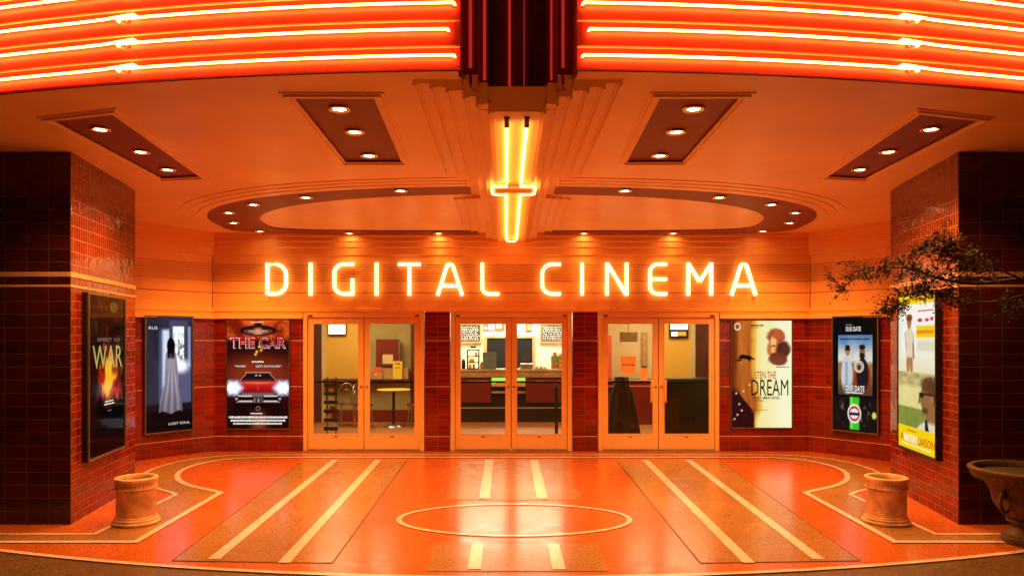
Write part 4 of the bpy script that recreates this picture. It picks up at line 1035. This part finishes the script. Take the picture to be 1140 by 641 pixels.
def boxthing(name, label, cat, loc, parts, group=None, rz=0):
    t = thing(name, label, cat, loc, rz, group)
    for pn, mn, bxs in parts:
        m_ = MB()
        for b_ in bxs: m_.box(*b_)
        bevel(m_.build(pn, M[mn], t), .004, 1)
    return t
cnt = thing('snack_counter', 'long wooden topped snack counter with dark red front behind the middle doors', 'counter', (0, 15.5, 0))
def cpart(n, mn, *bx):
    m_ = MB()
    for b_ in bx: m_.box(*b_)
    return bevel(m_.build(n, M[mn], cnt), .006)
cpart('counter_top', 'wood', (-1.55, 1.55, -.26, .45, 1.08, 1.13)); cpart('counter_edge', 'wood', (-1.55, 1.55, -.245, -.2, .96, 1.078))
cpart('front_panel', 'maroon', (-1.55, -.40, -.2, -.15, .42, .955), (.34, 1.55, -.2, -.15, .42, .955))
cpart('body', 'cabinet', (-1.55, 1.55, -.14, .4, 0, 1.07)); cpart('foot_rail', 'wood', (-1.55, 1.55, -.24, -.21, .30, .325))
cpart('display_front', 'orangepaper', (-.39, .33, -.19, -.145, .76, .955)); cpart('display_shelf', 'wood', (-.39, .33, -.22, -.15, .62, .66))
m_ = MB(); m_.face([(-.39, -.193, .95), (.33, -.193, .95), (.33, -.193, .85), (-.03, -.193, .90), (-.39, -.193, .82)]); m_.build('display_header', M['greenneon'], cnt)
# chalkboards
def chalkboard(x0, x1, label):
    t = thing('chalkboard', label, 'menu board', (0, 17.55, 0), 0, 'chalk menu boards')
    m_ = MB(); m_.box(x0, x1, -.02, .04, 1.72, 2.12); m_.build('board', M['blackboard'], t)
    m_ = MB()
    for b_ in ((x0-.04, x0, 1.68, 2.16), (x1, x1+.04, 1.68, 2.16), (x0, x1, 1.68, 1.72), (x0, x1, 2.12, 2.16)): m_.box(b_[0], b_[1], -.04, .04, b_[2], b_[3])
    m_.build('frame', M['wood'], t)
    m_ = MB(); r = random.Random(x0)
    for k in range(8):
        z = 1.755+k*.044; x = x0+.03
        while x < x1-.05:
            w = r.uniform(.012, .05); m_.face([(x, -.022, z), (x+w, -.022, z+.003), (x+w, -.022, z+.022*r.uniform(.5, 1)), (x, -.022, z+.02)]); x += w+r.uniform(.008, .03)
    m_.build('chalk_writing', M['chalk'], t)
chalkboard(-1.42, -.72, 'framed chalk menu board on the wall left of the dark kitchen doorway'); chalkboard(.78, 1.50, 'framed chalk menu board on the wall right of the dark kitchen doorway')
def smallitem(name, label, cat, loc, parts, group=None): return boxthing(name, label, cat, loc, parts, group)
smallitem('wall_sign', 'orange wall sign with pale shapes above the kitchen doorway', 'sign', (-.34, 17.57, 1.98), [('board', 'redpaper', [(-.3, .22, 0, .03, 0, .22)]), ('print', 'white', [(-.18, -.02, -.006, -.001, .02, .16), (.02, .15, -.006, -.001, .05, .2), (-.28, -.21, -.006, -.001, .03, .1)])])
smallitem('wall_picture', 'small orange framed picture beside the right chalk menu board', 'picture', (.46, 17.57, 1.95), [('frame', 'maroon', [(-.06, .08, 0, .03, 0, .22)]), ('print', 'orangepaper', [(-.04, .06, -.006, -.001, .03, .19)])])
smallitem('sweet_rack', 'dark rack of small packets standing at the left of the snack counter', 'rack', (-.78, 15.45, 1.13), [('frame', 'cabinet', [(-.14, -.115, -.08, .08, 0, .42), (.10, .125, -.08, .08, 0, .42), (-.115, .10, -.08, .08, 0, .02), (-.115, .10, -.08, .08, .13, .15), (-.115, .10, -.08, .08, .26, .28), (-.115, .10, -.08, .08, .40, .42)]), ('header', 'cabinet', [(-.07, .05, 0, .02, .45, .49)]),
          ('packet', 'orangepaper', [(-.1, -.04, -.06, .0, .022, .1)]), ('packet', 'greenpaper', [(-.02, .03, -.06, .0, .022, .11)]), ('packet', 'yellowpaper', [(-.09, .02, -.06, .0, .152, .22)]), ('packet', 'white', [(.03, .08, -.06, .0, .282, .36)])])
smallitem('slate_menu', 'greenish slate board leaning on the snack counter', 'board', (-.42, 15.4, 1.13), [('board', 'tealboard', [(-.16, .13, 0, .02, 0, .36)])])
for k, (x, w, h, m1) in enumerate(((-1.22, .05, .2, 'maroon'), (-1.10, .045, .26, 'orangepaper'), (-1.0, .04, .22, 'cabinet'), (-.6, .04, .15, 'orangepaper'))):
    t = thing('counter_jar', ['dark red jar at the far left of the snack counter', 'tall orange jar second from the left on the snack counter', 'black jar just left of the sweet rack', 'short orange jar between the sweet rack and slate board'][k], 'jar', (x, 15.5, 1.13), 0, 'jars on the snack counter')
    m_ = MB(); m_.lathe([(0, 0), (w, 0), (w*1.05, h*.4), (w, h*.8), (w*.6, h*.88), (w*.6, h*.94)], n=16); m_.build('body', M[m1], t)
    m_ = MB(); m_.lathe([(w*.65, h*.94), (w*.65, h), (0, h)], n=16); m_.build('lid', M['steel'], t)
t = thing('till', 'small steel till on the snack counter in front of the dark doorway', 'till', (.36, 15.5, 1.13))
m_ = MB(); m_.box(-.14, .14, -.12, .15, 0, .12); bevel(m_.build('body', M['steel'], t), .01)
m_ = MB(); m_.obox((-.08, 0, .12), (.16, 0, 0), (0, .02, 0), (0, .04, .16)); m_.build('screen', M['cabinet'], t)
smallitem('pastry_tray', 'flat tray of pale pastries on the snack counter right of the till', 'tray', (.66, 15.42, 1.13), [('tray', 'wood', [(-.14, .14, -.12, .1, 0, .02)]), ('pastry', 'white', [(-.12, -.05, -.1, -.02, .021, .06), (-.03, .04, -.1, -.02, .021, .07), (.06, .12, -.1, -.02, .021, .05)])])
t = boxthing('sweet_shelf', 'stepped shelf of coloured sweet packets on the right of the snack counter', 'shelf', (1.22, 15.55, 1.13), [('shelf', 'wood', [(-.32, .32, -.1, .0, 0, .03), (-.32, .32, .0, .1, 0, .15), (-.32, .32, .1, .2, 0, .28)])])
pr_ = random.Random(5)
for row, (yy, zz) in enumerate(((-.05, .03), (.05, .15), (.15, .28))):
    for k in range(5):
        m_ = MB(); x = -.28+k*.125; m_.box(x, x+.09, yy-.02, yy+.02, zz+.001, zz+.05+pr_.random()*.03)
        m_.build('packet', M[['redpaper', 'greenpaper', 'orangepaper', 'yellowpaper', 'white'][(k*2+row) % 5]], t)
for x, lab in ((-.98, 'dark red hanging panel near the ceiling left of centre above the snack counter'), (.92, 'dark red hanging panel near the ceiling right of centre above the snack counter')):
    t = thing('hanging_panel', lab, 'hanging sign', (x, 15.6, 2.13), 0, 'dark red panels hung over the snack counter')
    m_ = MB(); m_.box(-.2, .2, -.02, .02, 0, .06); m_.tube([(0, 0, 0), (0, 0, -.035)], [.03, .008], n=10); m_.build('panel', M['maroon'], t)
    m_ = MB(); m_.tube([(-.15, 0, .06), (-.15, 0, .67)], .004, n=5); m_.tube([(.15, 0, .06), (.15, 0, .67)], .004, n=5); m_.build('cord', M['steel'], t)
# left room
t = boxthing('light_box', 'bright white lit box on the yellow wall seen through the left doors', 'lit sign', (-3.68, 15.3, 1.88), [('housing', 'cabinet', [(-.19, .19, 0, .08, -.02, .22)])])
m_ = MB(); m_.box(-.17, .17, -.02, -.001, 0, .2); m_.build('lit_face', M['lightbox'], t)
t = boxthing('vending_machine', 'red machine with a pale panel standing on the ledge behind the left doors', 'machine', (-2.6, 15.24, .93), [('stand', 'wood', [(-.45, .45, -.1, .1, .0, .24)]), ('body', 'maroon', [(-.22, .24, -.12, .1, .26, .84)]), ('panel', 'wallbeige', [(-.08, .14, -.132, -.121, .32, .52)]), ('chrome_edge', 'steel', [(.245, .27, -.12, .1, .28, .8)])])
smallitem('yellow_notice', 'yellow notice card standing on the ledge before the red machine', 'notice', (-2.36, 15.08, .93), [('card', 'yellowpaper', [(-.10, .10, 0, .01, 0, .38)]), ('print', 'ink', [(-.05, .05, -.004, -.001, .32, .34), (-.06, .06, -.004, -.001, .24, .25)])])
smallitem('orange_notice', 'orange leaflet holder on the ledge left of the yellow notice', 'leaflet holder', (-2.78, 15.08, .93), [('holder', 'wood', [(-.1, .1, 0, .04, 0, .14)]), ('leaflet', 'redpaper', [(-.09, .09, .01, .02, .14, .25)])])
t = thing('cafe_table', 'round cafe table with pedestal foot seen through the left doors', 'table', (-2.35, 14.5, 0))
m_ = MB(); m_.lathe([(0, .74), (.33, .74), (.335, .75), (.33, .765), (0, .765)], n=36); m_.build('table_top', M['yellowpaper'], t)
m_ = MB(); m_.tube([(0, 0, .03), (0, 0, .74)], .028, n=12); m_.build('post', M['cabinet'], t)
m_ = MB(); m_.lathe([(.2, 0), (.2, .015), (.05, .05), (.03, .06)], n=24); m_.build('foot', M['steel'], t)
def chair(x, y, rz, label):
    t = thing('cafe_chair', label, 'chair', (x, y, 0), rz, 'wire cafe chairs')
    m_ = MB(); m_.lathe([(0, .45), (.19, .45), (.195, .46), (.19, .47), (0, .475)], n=24); m_.build('seat', M['maroon'], t)
    for a in (45, 135, 225, 315):
        m_ = MB(); c_, s_ = math.cos(math.radians(a)), math.sin(math.radians(a)); m_.tube([(c_*.16, s_*.16, .45), (c_*.21, s_*.21, 0)], .009, n=6); m_.build('leg', M['steel'], t)
    m_ = MB(); m_.tube([(-.17*math.cos(math.pi*i/14), .17, .45+.42*math.sin(math.pi*i/14)**.6) for i in range(15)], .009, n=6)
    m_.tube([(-.09*math.cos(math.pi*i/12), .17, .45+.30*math.sin(math.pi*i/12)**.6) for i in range(13)], .007, n=6)
    m_.tube([(0, .17, .75), (0, .17, .87)], .006, n=6); m_.build('wire_back', M['steel'], t)
chair(-2.93, 14.35, math.radians(80), 'wire backed cafe chair left of the round cafe table')
chair(-1.88, 14.4, math.radians(-70), 'wire backed cafe chair right of the round cafe table')
chair(-3.30, 14.6, math.radians(20), 'wire backed cafe chair by the leaflet rack, furthest from the table')
t = thing('leaflet_rack', 'slim dark rack of tilted leaflets just inside the left doors', 'rack', (-3.18, 12.75, 0))
m_ = MB(); m_.tube([(-.08, 0, 0), (-.08, 0, 1.1)], .01, n=6); m_.tube([(.08, 0, 0), (.08, 0, 1.1)], .01, n=6); m_.box(-.14, .14, -.14, .14, 0, .02); m_.build('frame', M['cabinet'], t)
rr = random.Random(2)
for k in range(6):
    z = .16+k*.155
    m_ = MB(); m_.box(-.12, .12, -.07, -.01, z, z+.06); m_.build('tray', M['cabinet'], t)
    m_ = MB(); x = rr.uniform(-.1, .02); m_.obox((x, -.05, z+.02), (.09, 0, rr.uniform(-.04, .03)), (0, .008, 0), (rr.uniform(-.02, .02), .02, .10)); m_.build('leaflet', M[['white', 'orangepaper', 'maroon'][k % 3]], t)
# right room
smallitem('hung_board', 'plain brown board hanging from the ceiling behind the right doors', 'hanging sign', (2.24, 13.6, 1.72), [('board', 'wood', [(-.17, .17, 0, .02, 0, .19)]), ('cord', 'cabinet', [(-.01, .0, .0, .01, .19, 1.08)])])
ds = thing('display_stand', 'black draped stand carrying a pile of objects behind the right doors', 'stand', (1.96, 12.7, 0))
m_ = MB(); rows = []
for (hx, hy, z) in ((.34, .24, .0), (.31, .22, .2), (.26, .19, .5), (.20, .15, .8), (.13, .12, .95), (.12, .1, 1.10), (.0, .0, 1.11)):
    rows.append([((hx*(1+.07*math.sin(9*a)))*math.cos(a), (hy*(1+.07*math.sin(9*a)))*math.sin(a), z) for a in [2*math.pi*i/60 for i in range(60)]])
m_.grid(rows, 0, True); m_.build('drape', M['cloth'], ds)
rt = boxthing('red_sideboard', 'dark red sideboard against the beige wall behind the right doors', 'sideboard', (2.5, 15.1, 0), [('cabinet', 'maroon', [(-.7, .5, -.2, .2, .0, .9)]), ('top', 'wood', [(-.72, .52, -.22, .2, .9, .93)]), ('shelf_edge', 'redpaper', [(-.6, .45, -.21, -.2, .78, .81)])])
smallitem('red_locker', 'tall red cabinet at the far left inside the right doors', 'cabinet', (1.98, 15.0, 0), [('body', 'redpaper', [(-.1, .13, -.1, .25, .95, 1.85)]), ('base', 'cabinet', [(-.1, .13, -.1, .25, .0, .94)])])
smallitem('wall_mirror', 'narrow brown framed mirror on the beige wall behind the right doors', 'mirror', (3.0-.1, 15.36, 1.2), [('frame', 'wood', [(-.08, .04, -.02, .02, 0, .72)])])
t = boxthing('lit_display', 'lit display box with a snack picture high on the yellow wall behind the right doors', 'lit sign', (3.6, 15.3, 1.83), [('housing', 'cabinet', [(-.2, .2, 0, .08, -.02, .28)])])
m_ = MB(); m_.box(-.18, .18, -.02, -.001, .15, .26); m_.box(-.16, -.04, -.018, -.001, .01, .09); m_.build('lit_face', M['lightbox'], t)
m_ = MB(); m_.box(-.02, .15, -.02, -.001, .01, .1); m_.build('picture', M['yellowpaper'], t)
smallitem('black_chest', 'large black chest just inside the right doors', 'chest', (3.02, 12.5, 0), [('body', 'cabinet', [(-.33, .45, 0, .5, 0, 1.03)]), ('lid', 'cabinet', [(-.35, .47, -.02, .52, 1.035, 1.08)]), ('label_plate', 'blackframe', [(-.09, .17, -.01, -.001, .3, .42)])])
t = thing('queue_post', 'slim dark queue barrier post inside the middle doors on the right', 'barrier post', (.80, 12.6, 0))
m_ = MB(); m_.tube([(0, 0, .02), (0, 0, .92)], .028, n=12); m_.tube([(0, 0, .92), (0, 0, .97)], [.035, .01], n=12); m_.build('post', M['cabinet'], t)
m_ = MB(); m_.lathe([(.16, 0), (.16, .015), (.05, .03), (.03, .04)], n=24); m_.build('base', M['steel'], t)
# papers taped to the door glass
def notice(x0, x1, z0_, z1_, mname, label, txt=None, tb=None):
    t = thing('door_notice', label, 'notice', (0, 11.36, 0))
    m_ = MB(); m_.box(x0, x1, 0, .002, z0_, z1_); m_.build('sheet', M[mname], t)
    if txt:
        m_ = MB(); text_mesh(m_, txt, *tb, -.0012, 0, 0, .02); m_.build('lettering', M['ink'], t)
notice(1.73, 1.97, 1.22, 1.50, 'orangepaper', 'orange paper sheet reading OPEN on the glass of the right doors', 'O P E N', (1.755, 1.945, 1.345, 1.38))
notice(2.04, 2.15, 1.13, 1.31, 'orangepaper', 'small orange card low on the glass right of the OPEN sheet')
t = thing('round_sticker', 'small red round sticker on the left doors above the push bar', 'sticker', (-2.14, 11.36, 1.22))
m_ = MB(); m_.tube([(0, 0, 0), (0, .003, 0)], .032, 0, 18); m_.build('disc', M['redpaper'], t)
m_ = MB(); m_.tube([(0, -.001, 0), (0, .0005, 0)], .018, 0, 18); m_.build('centre', M['white'], t)

# lobby lamps (ceiling panels of the lobby rooms)
def area(name, loc, sx, sy, e, col):
    d = bpy.data.lights.new(name, 'AREA'); d.shape = 'RECTANGLE'; d.size = sx; d.size_y = sy; d.energy = e*LOBBY; d.color = col
    o = bpy.data.objects.new(name, d); COL.objects.link(o); o.location = loc
area('lamp_kitchen', (0, 16.6, 2.75), 2.6, .8, 80, (1, .86, .62))
area('lamp_left', (-3.1, 13.6, 2.75), 1.6, 1.6, 42, (1, .72, .38))
area('lamp_right', (3.1, 13.8, 2.75), 1.6, 1.6, 42, (1, .72, .38))
area('lamp_middle', (0, 13.4, 2.75), 1.6, 1.2, 14, (1, .7, .35))
